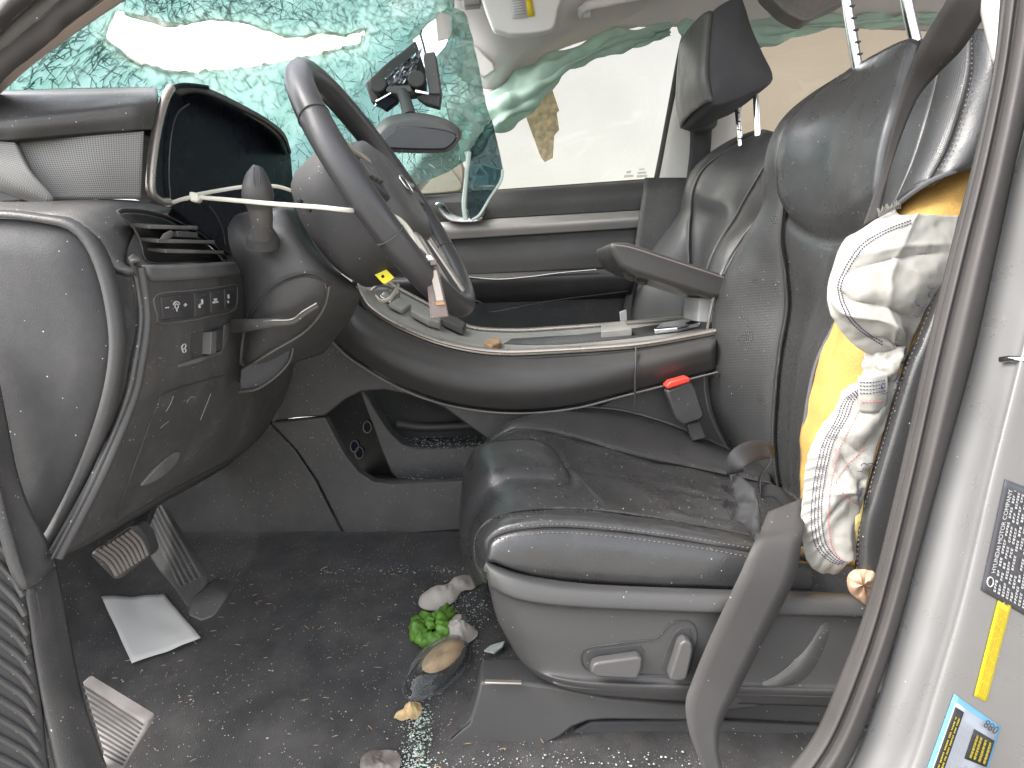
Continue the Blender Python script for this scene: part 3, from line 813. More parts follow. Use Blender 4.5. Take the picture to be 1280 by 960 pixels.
# etched marks in the window corner
for (x, y, w, h) in ((780, 219, 12, 3), (783, 214, 6, 3), (796, 219, 13, 3), (797, 215, 11, 2.5), (799, 211, 7, 2)):
    slab('window_mark', C([(x, y), (x + w, y - .8), (x + w, y + h - .8), (x, y + h)], 2.256), .001, 'etch', pd, 0)

rw = thing('rear_window', 'tan tinted rear side window behind the front headrests', 'window')
slab('pane', C([(930, 20), (1250, -40), (1250, 150), (905, 190)], 2.27), .004, 'tinted', rw, 0.0)
tube('window_frame', [(905, 186, 2.262), (1060, 160, 2.262), (1250, 140, 2.262)], .012, 'plastic_dark', rw)

# outside mirror
sm = thing('side_mirror', 'passenger outside mirror with pale housing seen beyond the door glass', 'mirror')
slab('housing', np.array([P(x, y, 2.52) for x, y in ((502, 202), (512, 192), (545, 190), (572, 196), (580, 210), (579, 236), (570, 243), (530, 243), (510, 243), (500, 232))]), .10, 'pillar', sm, .008, 40)
slab('glass', np.array([P(x, y, 2.512) for x, y in ((505, 211), (548, 199), (572, 222), (577, 236), (560, 240), (520, 242), (506, 236))]), .005, 'mirror_sky', sm, .002, 30)
slab('mount', C([(486, 238), (520, 238), (520, 262), (486, 262)], 2.40), .14, 'plastic_dark', sm, .01)

# piece of chipboard hanging at the window
cb = slab('board_scrap', C([(652, 131), (688, 104), (699, 138), (696, 141), (699, 162), (693, 169), (691, 197), (681, 202), (676, 196)], 2.236), .008, 'board', None, .001)
tag(cb, 'jagged scrap of tan chipboard hanging under the mint curtain airbag', 'board scrap')

# ================================================================== CURTAIN AIRBAG (passenger side)
ca = thing('curtain_airbag', 'deployed mint green curtain airbag draped along the passenger roof rail', 'airbag')
c0 = C([(565, 150, 2.15), (600, 128, 2.15), (632, 103, 2.15), (665, 76, 2.15), (710, 58, 2.15), (760, 42, 2.15), (800, 36, 2.15), (838, 30, 2.15)])
c1 = C([(575, 185, 2.10), (608, 145, 2.09), (645, 118, 2.08), (680, 92, 2.09), (715, 72, 2.11), (765, 53, 2.12), (803, 44, 2.13), (838, 35, 2.14)])
c1b = C([(590, 200, 2.09), (620, 158, 2.085), (655, 132, 2.075), (688, 104, 2.085), (716, 80, 2.10), (768, 60, 2.12), (806, 50, 2.13), (838, 39, 2.14)])
c2 = C([(600, 172, 2.14), (622, 166, 2.13), (660, 142, 2.12), (692, 116, 2.12), (706, 86, 2.13), (768, 66, 2.14), (806, 54, 2.14), (838, 42, 2.14)])
loft('cloth', [c0, c1, c1b, c2], 'curtain', ca, nu=110, per=14, thick=0.002, amp=0.012, scale=11, disp=lambda u, v: .007 * np.sin(v * 17 + 3 * np.sin(u * 9)) + .004 * np.sin(u * 42 + v * 9))
d0 = C([(846, 32, 2.15), (880, 18, 2.15), (930, 24, 2.15), (960, 24, 2.14), (1000, 18, 2.14), (1050, 16, 2.14), (1120, 16, 2.14), (1220, 10, 2.14)])
d1 = C([(850, 42, 2.12), (882, 32, 2.11), (932, 38, 2.11), (962, 40, 2.10), (1002, 30, 2.10), (1052, 26, 2.10), (1120, 24, 2.10), (1220, 18, 2.10)])
d2 = C([(853, 50, 2.14), (885, 48, 2.14), (935, 58, 2.13), (955, 60, 2.12), (1005, 42, 2.12), (1055, 34, 2.12), (1120, 33, 2.12), (1220, 30, 2.12)])
loft('cloth', [d0, d1, d2], 'curtain', ca, nu=90, per=14, thick=0.002, amp=0.012, scale=11, seed=4, disp=lambda u, v: .007 * np.sin(v * 15 + 3 * np.sin(u * 9)) + .004 * np.sin(u * 37 + v * 9))

# ================================================================== SUN VISOR, GRAB HANDLE, ROOF CONSOLE PIECES
vz = thing('sun_visor', 'pale grey sun visor with printed warning label under the roof', 'sun visor')
slab('visor_board', np.array([P(x, y, 1.93) for x, y in ((601, -20), (603, 0), (612, 26), (618, 38), (628, 40), (634, 43), (660, 42), (685, 38), (693, 32), (697, 12), (698, -20))]), .03, 'visor', vz, .010, 50, bsegs=4)
vl = slab('label', C([(637, -5), (656, -8), (660, 21), (641, 23)], 1.926), .002, 'paper', vz, 0)
slab('label', C([(656, -8), (664, -9), (668, 19), (660, 21)], 1.926), .002, 'yellow_print', vz, 0)
for k in range(6):
    y = 1 + k * 3.4
    slab('print', C([(640 + k * .5, y), (655 + k * .5, y - 2), (655 + k * .5, y - 1), (640 + k * .5, y + 1)], 1.9245), .001, 'grey_print', vl, 0)
slab('visor_clip', C([(575, -10), (602, -10), (600, 6), (580, 8)], 1.95), .03, 'plastic_light', vz, .004)
gh = thing('grab_handle', 'pale grey roof grab handle above the passenger window', 'handle')
tube('grip', [(726, 18, 2.06), (733, 8, 2.02), (760, 2, 2.01), (800, -6, 2.01), (850, -14, 2.02), (900, -22, 2.06)], .013, 'visor', gh, seg=12, squash=.7)
slab('mount', C([(722, 6), (738, 4), (740, 20), (726, 22)], 2.05), .03, 'visor', gh, .006)
rc = slab('roof_grip', np.array([P(x, y, 1.75) for x, y in ((962, -20), (975, 8), (995, 22), (1010, 26), (1030, 14), (1060, 0), (1080, -20))]), .06, 'plastic_light', None, .012, 36, bsegs=3)
tag(rc, 'grey moulded grip cover under the roof behind the passenger headrest', 'grip cover')
pc = slab('pillar_cover', np.array([P(x, y, 2.08) for x, y in ((588, 52), (600, 62), (617, 78), (620, 88), (606, 98), (594, 92), (584, 70))]), .03, 'pillar', None, .006)
tag(pc, 'pale loose trim cover at the top of the passenger windshield pillar', 'trim cover')

# ================================================================== SHATTERED WINDSHIELD
ws = thing('windshield', 'shattered green laminated windshield caved in with a torn hole', 'windshield')
def ws_depth(px, py):
    d = ray(px, py); u = d[0] / d[1]; w = d[2] / d[1]
    y = 1.002 / max(.3, 1.127 * w - u)
    return min(1.90, y)
OUT = [(-60, 160), (0, 112), (60, 62), (165, -12), (190, -40), (570, -40), (567, 12), (565, 38), (556, 60), (550, 105), (562, 150), (580, 190), (583, 200), (560, 215), (520, 232), (440, 250),
       (400, 290), (366, 260), (345, 220), (325, 180), (305, 165), (285, 155), (262, 145), (238, 135), (212, 125), (120, 122), (0, 122), (-60, 165)]
HOLE = [(139, 22), (144, 11), (165, 20), (187, 24), (212, 30), (240, 28), (262, 24), (290, 26), (311, 28), (325, 36), (337, 39), (355, 45), (371, 47), (400, 42), (430, 44), (457, 37), (448, 56), (420, 61), (394, 67), (360, 74), (319, 82), (290, 84), (259, 88), (235, 90), (210, 88), (187, 81), (165, 75), (146, 60), (129, 41)]
HOLE2 = [(517, 50), (537, 28), (552, 14), (564, 22), (560, 48), (549, 72), (536, 84), (526, 84), (522, 66)]
rng = np.random.RandomState(11)
pts = []
for x in np.arange(-60, 640, 9.5):
    for y in np.arange(-40, 300, 8.5):
        p = (x + rng.uniform(-4.5, 4.5), y + rng.uniform(-4, 4))
        if inside(p, OUT) and not inside(p, HOLE) and not inside(p, HOLE2): pts.append(p)
for poly in (OUT, HOLE, HOLE2):
    q = np.array(poly, float)
    for i in range(len(q)):
        a, b = q[i], q[(i + 1) % len(q)]; n = max(1, int(np.linalg.norm(b - a) / 9))
        for k in range(n):
            p = a + (b - a) * (k + rng.uniform(-.2, .2)) / n
            if poly is not OUT: p = p + rng.uniform(-2.2, 2.2, 2)
            pts.append(tuple(p))
res = delaunay_2d_cdt([Vector(p) for p in pts], [], [], 0, 1e-5)
V2 = [tuple(v) for v in res[0]]; F2 = []
for f in res[2]:
    c = np.mean([V2[i] for i in f], 0)
    if inside(c, OUT) and not inside(c, HOLE) and not inside(c, HOLE2): F2.append(tuple(f))
def ws_point(px, py, jit=1.0):
    Y = ws_depth(px, py)
    Y += .03 * noise.noise(Vector((px * .012, py * .02, 0))) + jit * .006 * noise.noise(Vector((px * .13, py * .13, 5)))
    return P(px, py, Y)
V3 = np.array([ws_point(*p) for p in V2])
wso = mesh('glass_sheet', V3, F2, 'shatter', ws, smooth=False, thick=0.004)
fr = wso.data.attributes.new('frost', 'FLOAT', 'POINT')
fv = []
for p in V2:
    d = min(polydist(p, HOLE), polydist(p, HOLE2) * 1.5)
    f = .80 * math.exp(-(d / 10) ** 2) * (.6 + .8 * abs(noise.noise(Vector((p[0] * .05, p[1] * .05, 3))))) + .16 + .30 * max(0, noise.noise(Vector((p[0] * .03, p[1] * .03, 9))))
    if 90 < p[1] < 140 and 240 < p[0] < 345: f += .25
    fv.append(min(.85, f))
fr.data.foreach_set('value', fv)
wso['kind'] = 'stuff'
def strips(name, edges, width, m, parent, lift=.003):
    V, F = [], []
    for a, b in edges:
        t = b - a; L = np.linalg.norm(t)
        if L < 1e-5: continue
        t /= L; view = ORG - (a + b) / 2; view /= np.linalg.norm(view)
        s = np.cross(t, view); s /= np.linalg.norm(s) + 1e-9
        k = len(V); w = width * random.uniform(.5, 1.4)
        V += [a + s * w + view * lift, a - s * w + view * lift, a - view * .001, b + s * w + view * lift, b - s * w + view * lift, b - view * .001]
        F += [(k, k + 1, k + 4, k + 3), (k + 1, k + 2, k + 5, k + 4), (k + 2, k, k + 3, k + 5)]
    o = mesh(name, V, F, m, parent, smooth=False); o['kind'] = 'stuff'; return o
ed = set()
for f in F2:
    for i in range(len(f)): ed.add(tuple(sorted((f[i], f[(i + 1) % len(f)]))))
dark, white = [], []
for a, b in ed:
    mx, my = (V2[a][0] + V2[b][0]) / 2, (V2[a][1] + V2[b][1]) / 2
    dh = min(polydist((mx, my), HOLE), polydist((mx, my), HOLE2))
    top = my < 30 and mx > 150
    pr = .75 if top else (.55 if dh < 25 else .30)
    if rng.rand() < pr: (dark if rng.rand() < (.85 if top else .62) else white).append((V3[a], V3[b]))
# long radiating cracks
for k in range(42):
    x0, y0 = rng.uniform(20, 150), rng.uniform(60, 112)
    if not inside((x0, y0), OUT): continue
    ang = rng.uniform(-1.1, -.45); L = rng.uniform(25, 80); prev = None
    for t in np.linspace(0, L, 6):
        q = (x0 + t * math.cos(ang), y0 + t * math.sin(ang) + 2 * math.sin(t * .2))
        if inside(q, OUT) and not inside(q, HOLE):
            c = ws_point(*q)
            if prev is not None: dark.append((prev, c))
            prev = c
        else: prev = None
for k in range(70):
    x0, y0 = rng.uniform(400, 600), rng.uniform(60, 220)
    if not inside((x0, y0), OUT) or inside((x0, y0), HOLE2): continue
    ang = rng.uniform(.6, 1.9); L = rng.uniform(15, 60); prev = None
    for t in np.linspace(0, L, 6):
        q = (x0 + t * math.cos(ang) + 3 * math.sin(t * .15), y0 + t * math.sin(ang))
        if inside(q, OUT) and not inside(q, HOLE2):
            c = ws_point(*q)
            if prev is not None: (dark if k % 2 else white).append((prev, c))
            prev = c
        else: prev = None
# a finer net of cracks in the upper band
for k in range(650):
    x0, y0 = rng.uniform(150, 560), rng.uniform(-15, 45)
    if not inside((x0, y0), OUT) or inside((x0, y0), HOLE) or inside((x0, y0), HOLE2): continue
    a_ = rng.uniform(0, 6.28); L = rng.uniform(4, 13); q = (x0 + L * math.cos(a_), y0 + L * math.sin(a_))
    if inside(q, OUT) and not inside(q, HOLE) and not inside(q, HOLE2): dark.append((ws_point(x0, y0), ws_point(*q)))
for k in range(450):
    x0, y0 = rng.uniform(20, 600), rng.uniform(40, 200)
    if not inside((x0, y0), OUT) or inside((x0, y0), HOLE) or inside((x0, y0), HOLE2): continue
    a_ = rng.uniform(0, 6.28); L = rng.uniform(4, 16); q = (x0 + L * math.cos(a_), y0 + L * math.sin(a_))
    if inside(q, OUT) and not inside(q, HOLE) and not inside(q, HOLE2): (dark if k % 2 else white).append((ws_point(x0, y0), ws_point(*q)))
strips('fracture_lines', dark, .0006, 'crack', ws)
strips('fracture_lines', white, .0009, 'crack_white', ws)
# torn curled interlayer rim along the hole
hp = np.array([P(x + rng.uniform(-1.5, 1.5), y + rng.uniform(-1.5, 1.5), ws_depth(x, y) - .004 + rng.uniform(-.006, .006)) for x, y in catmull(np.array(HOLE, float), 90, True)])
M['interlayer'] = mat('torn plastic interlayer', (0.85, 0.84, 0.80), 0.4, trans=0.8, mottle=0.3, mottle_scale=60)
tube('torn_rim', hp, [.002, .005, .0015, .006, .002, .004, .0015, .002, .005, .002], 'interlayer', ws, seg=6, closed=True, smooth_path=False)
# hanging folded flap on the right
def flap(name, outline, holes, Yf, m, sp, seed, lines):
    rng = np.random.RandomState(seed); pts = list(map(tuple, outline))
    q = np.array(outline, float)
    for i in range(len(q)):
        a, b = q[i], q[(i + 1) % len(q)]; n = max(1, int(np.linalg.norm(b - a) / sp))
        for k in range(1, n): pts.append(tuple(a + (b - a) * k / n + rng.uniform(-.8, .8, 2)))
    x0, y0 = q.min(0); x1, y1 = q.max(0)
    for x in np.arange(x0, x1, sp):
        for y in np.arange(y0, y1, sp):
            p = (x + rng.uniform(-sp / 2, sp / 2), y + rng.uniform(-sp / 2, sp / 2))
            if inside(p, outline): pts.append(p)
    res = delaunay_2d_cdt([Vector(p) for p in pts], [], [], 0, 1e-5)
    V2 = [tuple(v) for v in res[0]]
    F2 = [tuple(f) for f in res[2] if inside(np.mean([V2[i] for i in f], 0), outline)]
    V3 = np.array([P(x, y, Yf(x, y) + .01 * noise.noise(Vector((x * .09, y * .09, seed)))) for x, y in V2])
    o = mesh(name, V3, F2, m, ws, smooth=False, thick=.004); o['kind'] = 'stuff'
    fr = o.data.attributes.new('frost', 'FLOAT', 'POINT')
    fr.data.foreach_set('value', [.22 + .35 * (noise.noise(Vector((x * .06, y * .04, 2))) > .1) for x, y in V2])
    ed = set()
    for f in F2:
        for i in range(len(f)): ed.add(tuple(sorted((f[i], f[(i + 1) % len(f)]))))
    strips('fracture_lines', [(V3[a], V3[b]) for a, b in ed if rng.rand() < lines], .0010, 'crack_white', ws)
    return o
flap('hanging_flap', [(566, 10), (580, 14), (590, 45), (600, 90), (607, 130), (614, 150), (600, 170), (588, 186), (580, 190), (562, 150), (550, 105), (556, 60), (566, 36)], [], lambda x, y: 1.78 + .0006 * (y - 80), 'shatter', 7, 21, .55)
FD = [(614, 148), (620, 175), (628, 212), (627, 224), (618, 240), (604, 262), (598, 274), (588, 274), (584, 262), (584, 225), (586, 190), (600, 168)]
flap('hanging_flap', FD, [], lambda x, y: 1.80 + .0008 * (y - 150) + .001 * (x - 600), 'flap_dark', 8, 22, .28)
M['flap_blue'] = glass_mat('pale blue folded glass', (0.30, 0.42, 0.46), haze=0.55, haze_col=(0.42, 0.58, 0.64))
fl = flap('fold', [(588, 208), (600, 205), (626, 211), (627, 222), (618, 232), (590, 232)], [], lambda x, y: 1.785 + .001 * (x - 600), 'flap_blue', 9, 23, .4)
edge = tube('glass_edge', [(586, 190, 1.79), (583, 225, 1.79), (580, 255, 1.79), (582, 275, 1.79)], .006, 'crack_white', ws, seg=6)
tube('glass_edge', [(628, 212, 1.79), (626, 226, 1.79), (612, 248, 1.79), (600, 268, 1.79), (590, 275, 1.79)], .0035, 'crack_white', ws, seg=6)

# ================================================================== REAR-VIEW MIRROR AND ITS BROKEN MOUNT
rm = thing('rear_view_mirror', 'black rear-view mirror hanging from the broken windshield', 'mirror')
mo = np.array([(463, 167), (474, 154), (485, 146), (503, 142), (523, 141), (545, 145), (562, 151), (573, 159), (578, 167), (575, 174), (563, 186), (547, 189), (510, 189), (478, 187), (468, 178)], float)
mc = mo.mean(0)
rings = []
for s, dy, off in ((.80, .055, (0, -2)), (.97, .045, (0, -1)), (1.0, .030, (0, 0)), (.985, .012, (0, 1)), (.90, .0, (2, 5)), (.86, -.002, (2, 6)), (.4, .001, (2, 6)), (.02, .001, (2, 6))):
    rings.append(np.array([P(mc[0] + (x - mc[0]) * s + off[0], mc[1] + (y - mc[1]) * s * (1 if s > .9 else .98) + off[1], 1.48 + dy) for x, y in catmull(mo, 48, True)]))
gridmesh('housing', np.array(rings), 'plastic_clean', rm, thick=0, wrap_u=True)
fo = np.array([(490, 165), (500, 158), (545, 160), (571, 168), (562, 183), (546, 187), (482, 185), (474, 178)], float)
M['mirror_dark'] = mat('dark tinted mirror face', (0.022, 0.023, 0.027), 0.18, mottle=0.1)
slab('mirror_face', np.array([P(x, y, 1.474) for x, y in fo]), .006, 'mirror_dark', rm, .003, 40)
tube('stem', [(512, 146, 1.52), (508, 130, 1.54), (503, 116, 1.56)], [.015, .013, .012], 'plastic_dark', rm)
mt = thing('sensor_mount', 'broken black sensor bracket with foil stuck to cracked windshield', 'sensor bracket')
slab('base_plate', C([(456, 103), (468, 92), (486, 76), (505, 62), (519, 50), (530, 84), (533, 118), (500, 122), (478, 134), (464, 128)], 1.62), .03, 'plastic_dark', mt, .004)
rngm = np.random.RandomState(4)
G = np.array([[P(468 + 50 * i / 13 + (8 - j) * 1.2, 100 - 45 * i / 13 * .9 + j * 4.2, 1.605 + rngm.uniform(-.008, .008)) for i in range(14)] for j in range(9)])
gridmesh('foil', G, 'foil', mt, thick=.001, smooth=False)
for (x, y, r) in ((472, 104, 11), (520, 98, 11)):
    slab('socket', np.array([P(x + r * math.cos(t), y + r * math.sin(t), 1.575) for t in np.linspace(0, 6.283, 20, endpoint=False)]), .045, 'plastic_dark', mt, .003)
slab('bracket_arm', C([(484, 108), (512, 106), (516, 114), (496, 118), (482, 114)], 1.575), .03, 'plastic', mt, .002)
slab('clip', C([(468, 128), (484, 118), (498, 126), (482, 138)], 1.58), .02, 'gloss_black', mt, .002)
bar('clip_edge', P(470, 127, 1.575), P(489, 116, 1.575), .003, .004, 'chrome', mt)
slab('camera_cover', np.array([P(x, y, 1.58) for x, y in ((530, 66), (543, 64), (545, 70), (551, 112), (551, 118), (537, 118), (529, 74))]), .03, 'plastic_clean', mt, .003)
slab('camera_foot', C([(520, 121), (537, 116), (551, 117), (549, 134), (531, 129)], 1.585), .03, 'plastic_dark', mt, .002)
bar('clip_edge', P(519, 114, 1.57), P(536, 117, 1.57), .004, .006, 'chrome', mt)
tube('wire', [(532, 68, 1.585), (529, 55, 1.60), (526, 44, 1.64), (527, 38, 1.66)], .0022, 'plastic_dark', mt, seg=6)

# ================================================================== DASHBOARD
db = thing('dashboard', 'dusty charcoal driver side dashboard with screen, air vent and switch panel', 'dashboard')
# top pad end
t0 = C([(-60, 114, .96), (0, 113, 1.0), (95, 110, 1.05), (170, 109, 1.08), (196, 109, 1.10)])
t1 = C([(-60, 122, .84), (0, 120, .86), (95, 118, .89), (165, 114, .92), (196, 113, .95)])
t2 = C([(-60, 146, .795), (0, 142, .80), (30, 141, .80), (95, 134, .82), (165, 126, .85), (197, 122, .89)])
t3 = C([(-60, 160, .79), (0, 158, .79), (30, 156, .79), (95, 150, .81), (165, 142, .84), (196, 138, .88)])
t4 = C([(-60, 178, .80), (0, 176, .80), (28, 174, .80), (95, 168, .82), (165, 163, .85), (190, 162, .89)])
loft('top_pad', [t0, t1, t2, t3, t4], 'plastic', db, nu=50, thick=0.012)
# dash roof running to the passenger side
gridmesh('dash_top', np.array([[[x, y, P(190, 110, .95)[2] - .012 - .05 * max(0, x + .62) / .2 - .18 * (max(0, -x - .8))] for y in np.linspace(1.0, 2.2, 12)] for x in np.linspace(-.95, -.56, 8)]), 'plastic_dark', db, thick=.02)
gridmesh('dash_face', np.array([[[x, y, z] for y in np.linspace(1.32, 2.2, 10)] for x, z in ((-.565, P(190, 110, .95)[2] - .03), (-.54, P(190, 110, .95)[2] - .07), (-.53, EYE), (-.56, EYE - .2), (-.66, EYE - .28))]), 'plastic_dark', db, thick=.02)
# grille panel and ribbed end strip
gp = loft('grille_panel', [[(20, 177, .815), (60, 174, .82), (120, 169, .83), (180, 164, .86)], [(36, 212, .81), (70, 210, .815), (120, 207, .825), (178, 205, .855)], [(62, 249, .815), (85, 249, .82), (120, 249, .83), (176, 249, .86)]], 'mesh', db, nu=24, thick=.006)
gs = loft('grille_strip', [[(-40, 172, .80), (-10, 176, .80), (18, 178, .80)], [(-40, 186, .79), (0, 204, .79), (38, 216, .79)], [(-30, 206, .79), (20, 232, .79), (64, 249, .795)], [(-50, 220, .795), (0, 240, .80), (46, 256, .80)]], 'mesh', db, nu=20, thick=.006)
slab('pocket', C([(-40, 205), (0, 205), (40, 250), (0, 254), (-40, 254)], .80), .01, 'plastic_dark', db, .002)
# dash corner wrapping from end panel to vent
cw = [C([(-200, 252, .79), (30, 252, .79), (90, 250, .81), (140, 249, .85), (185, 252, .90), (215, 260, .95)]),
      C([(-200, 262, .76), (28, 262, .755), (90, 258, .765), (135, 258, .79), (165, 262, .83), (190, 266, .86)]),
      C([(-200, 276, .745), (20, 276, .745), (88, 272, .735), (125, 282, .745), (150, 292, .765), (166, 296, .79)]),
      C([(-200, 300, .745), (20, 300, .745), (95, 288, .730), (128, 305, .735), (146, 318, .745), (158, 325, .76)]),
      C([(-200, 330, .745), (20, 330, .745), (95, 310, .730), (135, 330, .735), (150, 338, .74), (168, 336, .745)])]
loft('corner_pad', cw, 'plastic', db, nu=40, thick=.01)
# big oval end cover
e_out = [(-260, 262), (-100, 262), (0, 262), (60, 268), (100, 276), (128, 303), (146, 345), (157, 400), (158, 446), (148, 505), (124, 577), (92, 645), (62, 694), (20, 700), (-260, 700)]
e_in = [(-260, 267), (-100, 267), (0, 267), (55, 273), (92, 283), (114, 308), (130, 350), (140, 402), (141, 446), (130, 505), (106, 575), (76, 640), (48, 684), (16, 690), (-260, 692)]
co = catmull(C(e_out, .735), 120, True); ci = catmull(C(e_in, .722), 120, True); ci = ci.mean(0) + (ci - ci.mean(0)) * .975; ci2 = ci + [0, .004, 0]
mid = (co + ci) / 2; mid[:, 1] = .7215
Gc = np.array([co, co * .5 + mid * .5 - np.array([0, .004, 0]), mid, ci])
gridmesh('end_cover_rim', Gc, 'plastic_clean', db, wrap_u=True, thick=.006)
cen = ci2.mean(0)
gridmesh('end_cover', np.array([ci2, ci2 * .8 + cen * .2 - [0, .004, 0], ci2 * .45 + cen * .55 - [0, .008, 0], ci2 * .02 + cen * .98 - [0, .009, 0]]), 'plastic_dark', db, wrap_u=True, thick=.006)
# lower switch panel, facing the driver
def colx(pts): return np.array([PX(*p) for p in pts])
g00 = colx([(160, 322, -.405), (168, 360, -.41), (170, 405, -.415), (160, 460, -.42), (150, 510, -.43), (112, 596, -.455), (64, 690, -.48)])
g0 = colx([(174, 334, -.40), (180, 370, -.40), (182, 404, -.40), (175, 455, -.405), (164, 502, -.415), (125, 596, -.44), (72, 697, -.475)])
g1 = colx([(232, 340, -.398), (238, 375, -.40), (240, 420, -.405), (234, 465, -.41), (224, 510, -.42), (194, 585, -.44), (140, 657, -.475)])
g2 = colx([(300, 332, -.40), (304, 370, -.40), (303, 410, -.405), (300, 450, -.41), (294, 495, -.42), (262, 560, -.44), (218, 612, -.475)])
g3 = colx([(330, 340, -.42), (340, 380, -.42), (345, 420, -.42), (345, 450, -.42), (340, 480, -.43), (330, 520, -.45), (306, 563, -.48)])
g4 = colx([(360, 350, -.45), (372, 390, -.45), (378, 425, -.45), (378, 450, -.45), (372, 475, -.46), (352, 505, -.47), (337, 530, -.49)])
sp = loft('switch_panel', [g00, g0, g1, g2, g3, g4], 'plastic', db, nu=50, per=8, thick=.01)
TS = bvh(sp)
tube('panel_ridge', g0 + np.array([.002, -.001, 0]), .0045, 'plastic_clean', db, seg=10, n=50)
loft('lower_return', [colx([(62, 692, -.48), (72, 699, -.476), (140, 659, -.476), (218, 614, -.476), (306, 565, -.481), (337, 532, -.491)]), colx([(60, 690, -.60), (90, 690, -.60), (150, 660, -.60), (210, 625, -.60), (280, 585, -.60), (320, 550, -.60)])], 'plastic_dark', db, nu=30, thick=.006)
# panel joint line, scratches and pull grip
tube('joint', hits(TS, [(278, 470), (240, 480), (205, 492), (196, 505), (178, 552), (150, 630), (146, 648)], .0006, 40), .0012, 'plastic_dark', db, seg=6)
gr = hits(TS, [(174, 606), (186, 590), (205, 572), (222, 563), (216, 580), (198, 596)], .004, 24, True)
slab('grip', gr, .006, 'plastic_light', db, .002, 0, direction=(-1, .2, 0))
M['scratch'] = mat('scuff scratch', (0.30, 0.28, 0.26), 0.6)
for a in ([(216, 495), (212, 506), (207, 514)], [(233, 503), (238, 496), (244, 497)], [(263, 492), (256, 510), (250, 525)], [(200, 535), (206, 530), (210, 527)], [(170, 397), (164, 399), (160, 398)]):
    h = hits(TS, a, .0005, 6)
    if len(h) > 2: tube('scratch', h, .0005, 'scratch', db, seg=4, n=6)
# ---- air vent
av = [(149, 265), (166, 262), (184, 264), (208, 270), (230, 281), (248, 291), (262, 302), (274, 313), (283, 326), (240, 327), (187, 327), (178, 305), (168, 284)]
XV = -.405
VD = np.array([-.5, .866, 0])
slab('vent_well', np.array([PX(x, y, XV) for x, y in av]) + VD * .036, .008, 'plastic_dark', db, 0, direction=VD)
ring_o = np.array([PX(x, y, XV) for x, y in av]); cvv = ring_o.mean(0)
gridmesh('vent_frame', np.array([catmull(cvv + (ring_o - cvv) * s - VD * dx, 70, True) for s, dx in ((1.05, -.006), (1.04, .004), (1.02, .006), (1.0, .002), (.99, -.012), (.99, -.035))]), 'plastic_clean', db, wrap_u=True, thick=0)
for (y0, xa, xb) in ((283, 163, 240), (301, 174, 262), (314, 184, 274)):
    pa, pb = PX(xa + 12, y0 - 2, XV) + VD * .014, PX(xb - 2, y0, XV) + VD * .014
    bar('slat', pa, pb, .022, .0045, 'plastic_light', db, .001, up=(.1, -.35, 1))
slab('vent_knob', np.array([PX(x, y, XV + .006) for x, y in ((199, 300), (204, 292), (214, 287), (217, 290), (216, 296), (207, 300))]), .02, 'plastic_light', db, .002, 0, direction=VD)
bar('vent_knob_bar', PX(216, 292, XV) + VD * .004, PX(242, 294, XV) + VD * .004, .012, .007, 'plastic_clean', db)
slab('vent_trim', np.array([PX(x, y, XV + .012) for x, y in ((184, 331), (230, 331), (275, 328), (297, 327), (303, 337), (300, 345), (270, 347), (230, 350), (194, 352), (187, 343))]), .02, 'plastic_light', db, .004, 0, direction=(-1, 0, 0))
# ---- row of four buttons
sb = [((197, 371), (239, 366), (240, 397), (200, 400)), ((240, 366), (259, 364), (260, 392), (241, 397)), ((260, 363.5), (277, 361), (278, 388), (261, 392)), ((278, 360.5), (292, 358.5), (292, 380), (279, 387.5))]
bez = hits(TS, [(194, 369), (240, 363), (280, 358), (293, 356), (296, 362), (295, 382), (288, 390), (262, 395), (240, 400), (200, 404), (196, 395)], .0005)
tube('button_bezel', bez, .0013, 'plastic_light', db, seg=6, closed=True, n=60)
btn = []
for q in sb:
    h = hits(TS, q, .003)
    cc = h.mean(0); h = cc + (h - cc) * .95
    btn.append(slab('button', h, .006, 'plastic_dark', db, .0012, 0, direction=(-1, 0, 0)))
TB = bvh(*btn)
def icon(px_pts, r, closed, parent, T=TB):
    h = hits(T, px_pts, .0008)
    if len(h) > 1: tube('icon', h, r, 'white_print', parent, seg=5, closed=closed, n=max(8, 4 * len(h)), smooth_path=len(h) > 2)
icon([(206, 384.6), (210, 384.2)], .0009, False, btn[0])
icon([(229, 381.2), (232.6, 380.8)], .0009, False, btn[0]); icon([(230.7, 379), (230.7, 383.2)], .0008, False, btn[0])
icon([(215.5, 381), (217.5, 378), (220, 377), (222.5, 378), (223.6, 380.5)], .0009, False, btn[0])
icon([(217.5, 382), (219.8, 379.8), (221.8, 381.5), (221, 385), (218.5, 385)], .0009, True, btn[0]); icon([(219.8, 386), (220, 389)], .001, False, btn[0])
icon([(251.5, 374), (251.8, 379)], .0016, False, btn[1]); icon([(248, 381), (248.6, 384.5)], .0016, False, btn[1]); icon([(249, 380.4), (252, 379.6)], .001, False, btn[1])
icon([(267, 374), (270.5, 373.5)], .001, False, btn[2]); icon([(265.6, 378), (271.6, 377.4)], .0014, False, btn[2]); icon([(267.4, 375), (270, 376)], .0012, False, btn[2])
icon([(284.7, 368), (284.9, 373)], .0014, False, btn[3]); icon([(284.2, 376), (284.6, 378.4)], .0013, False, btn[3])
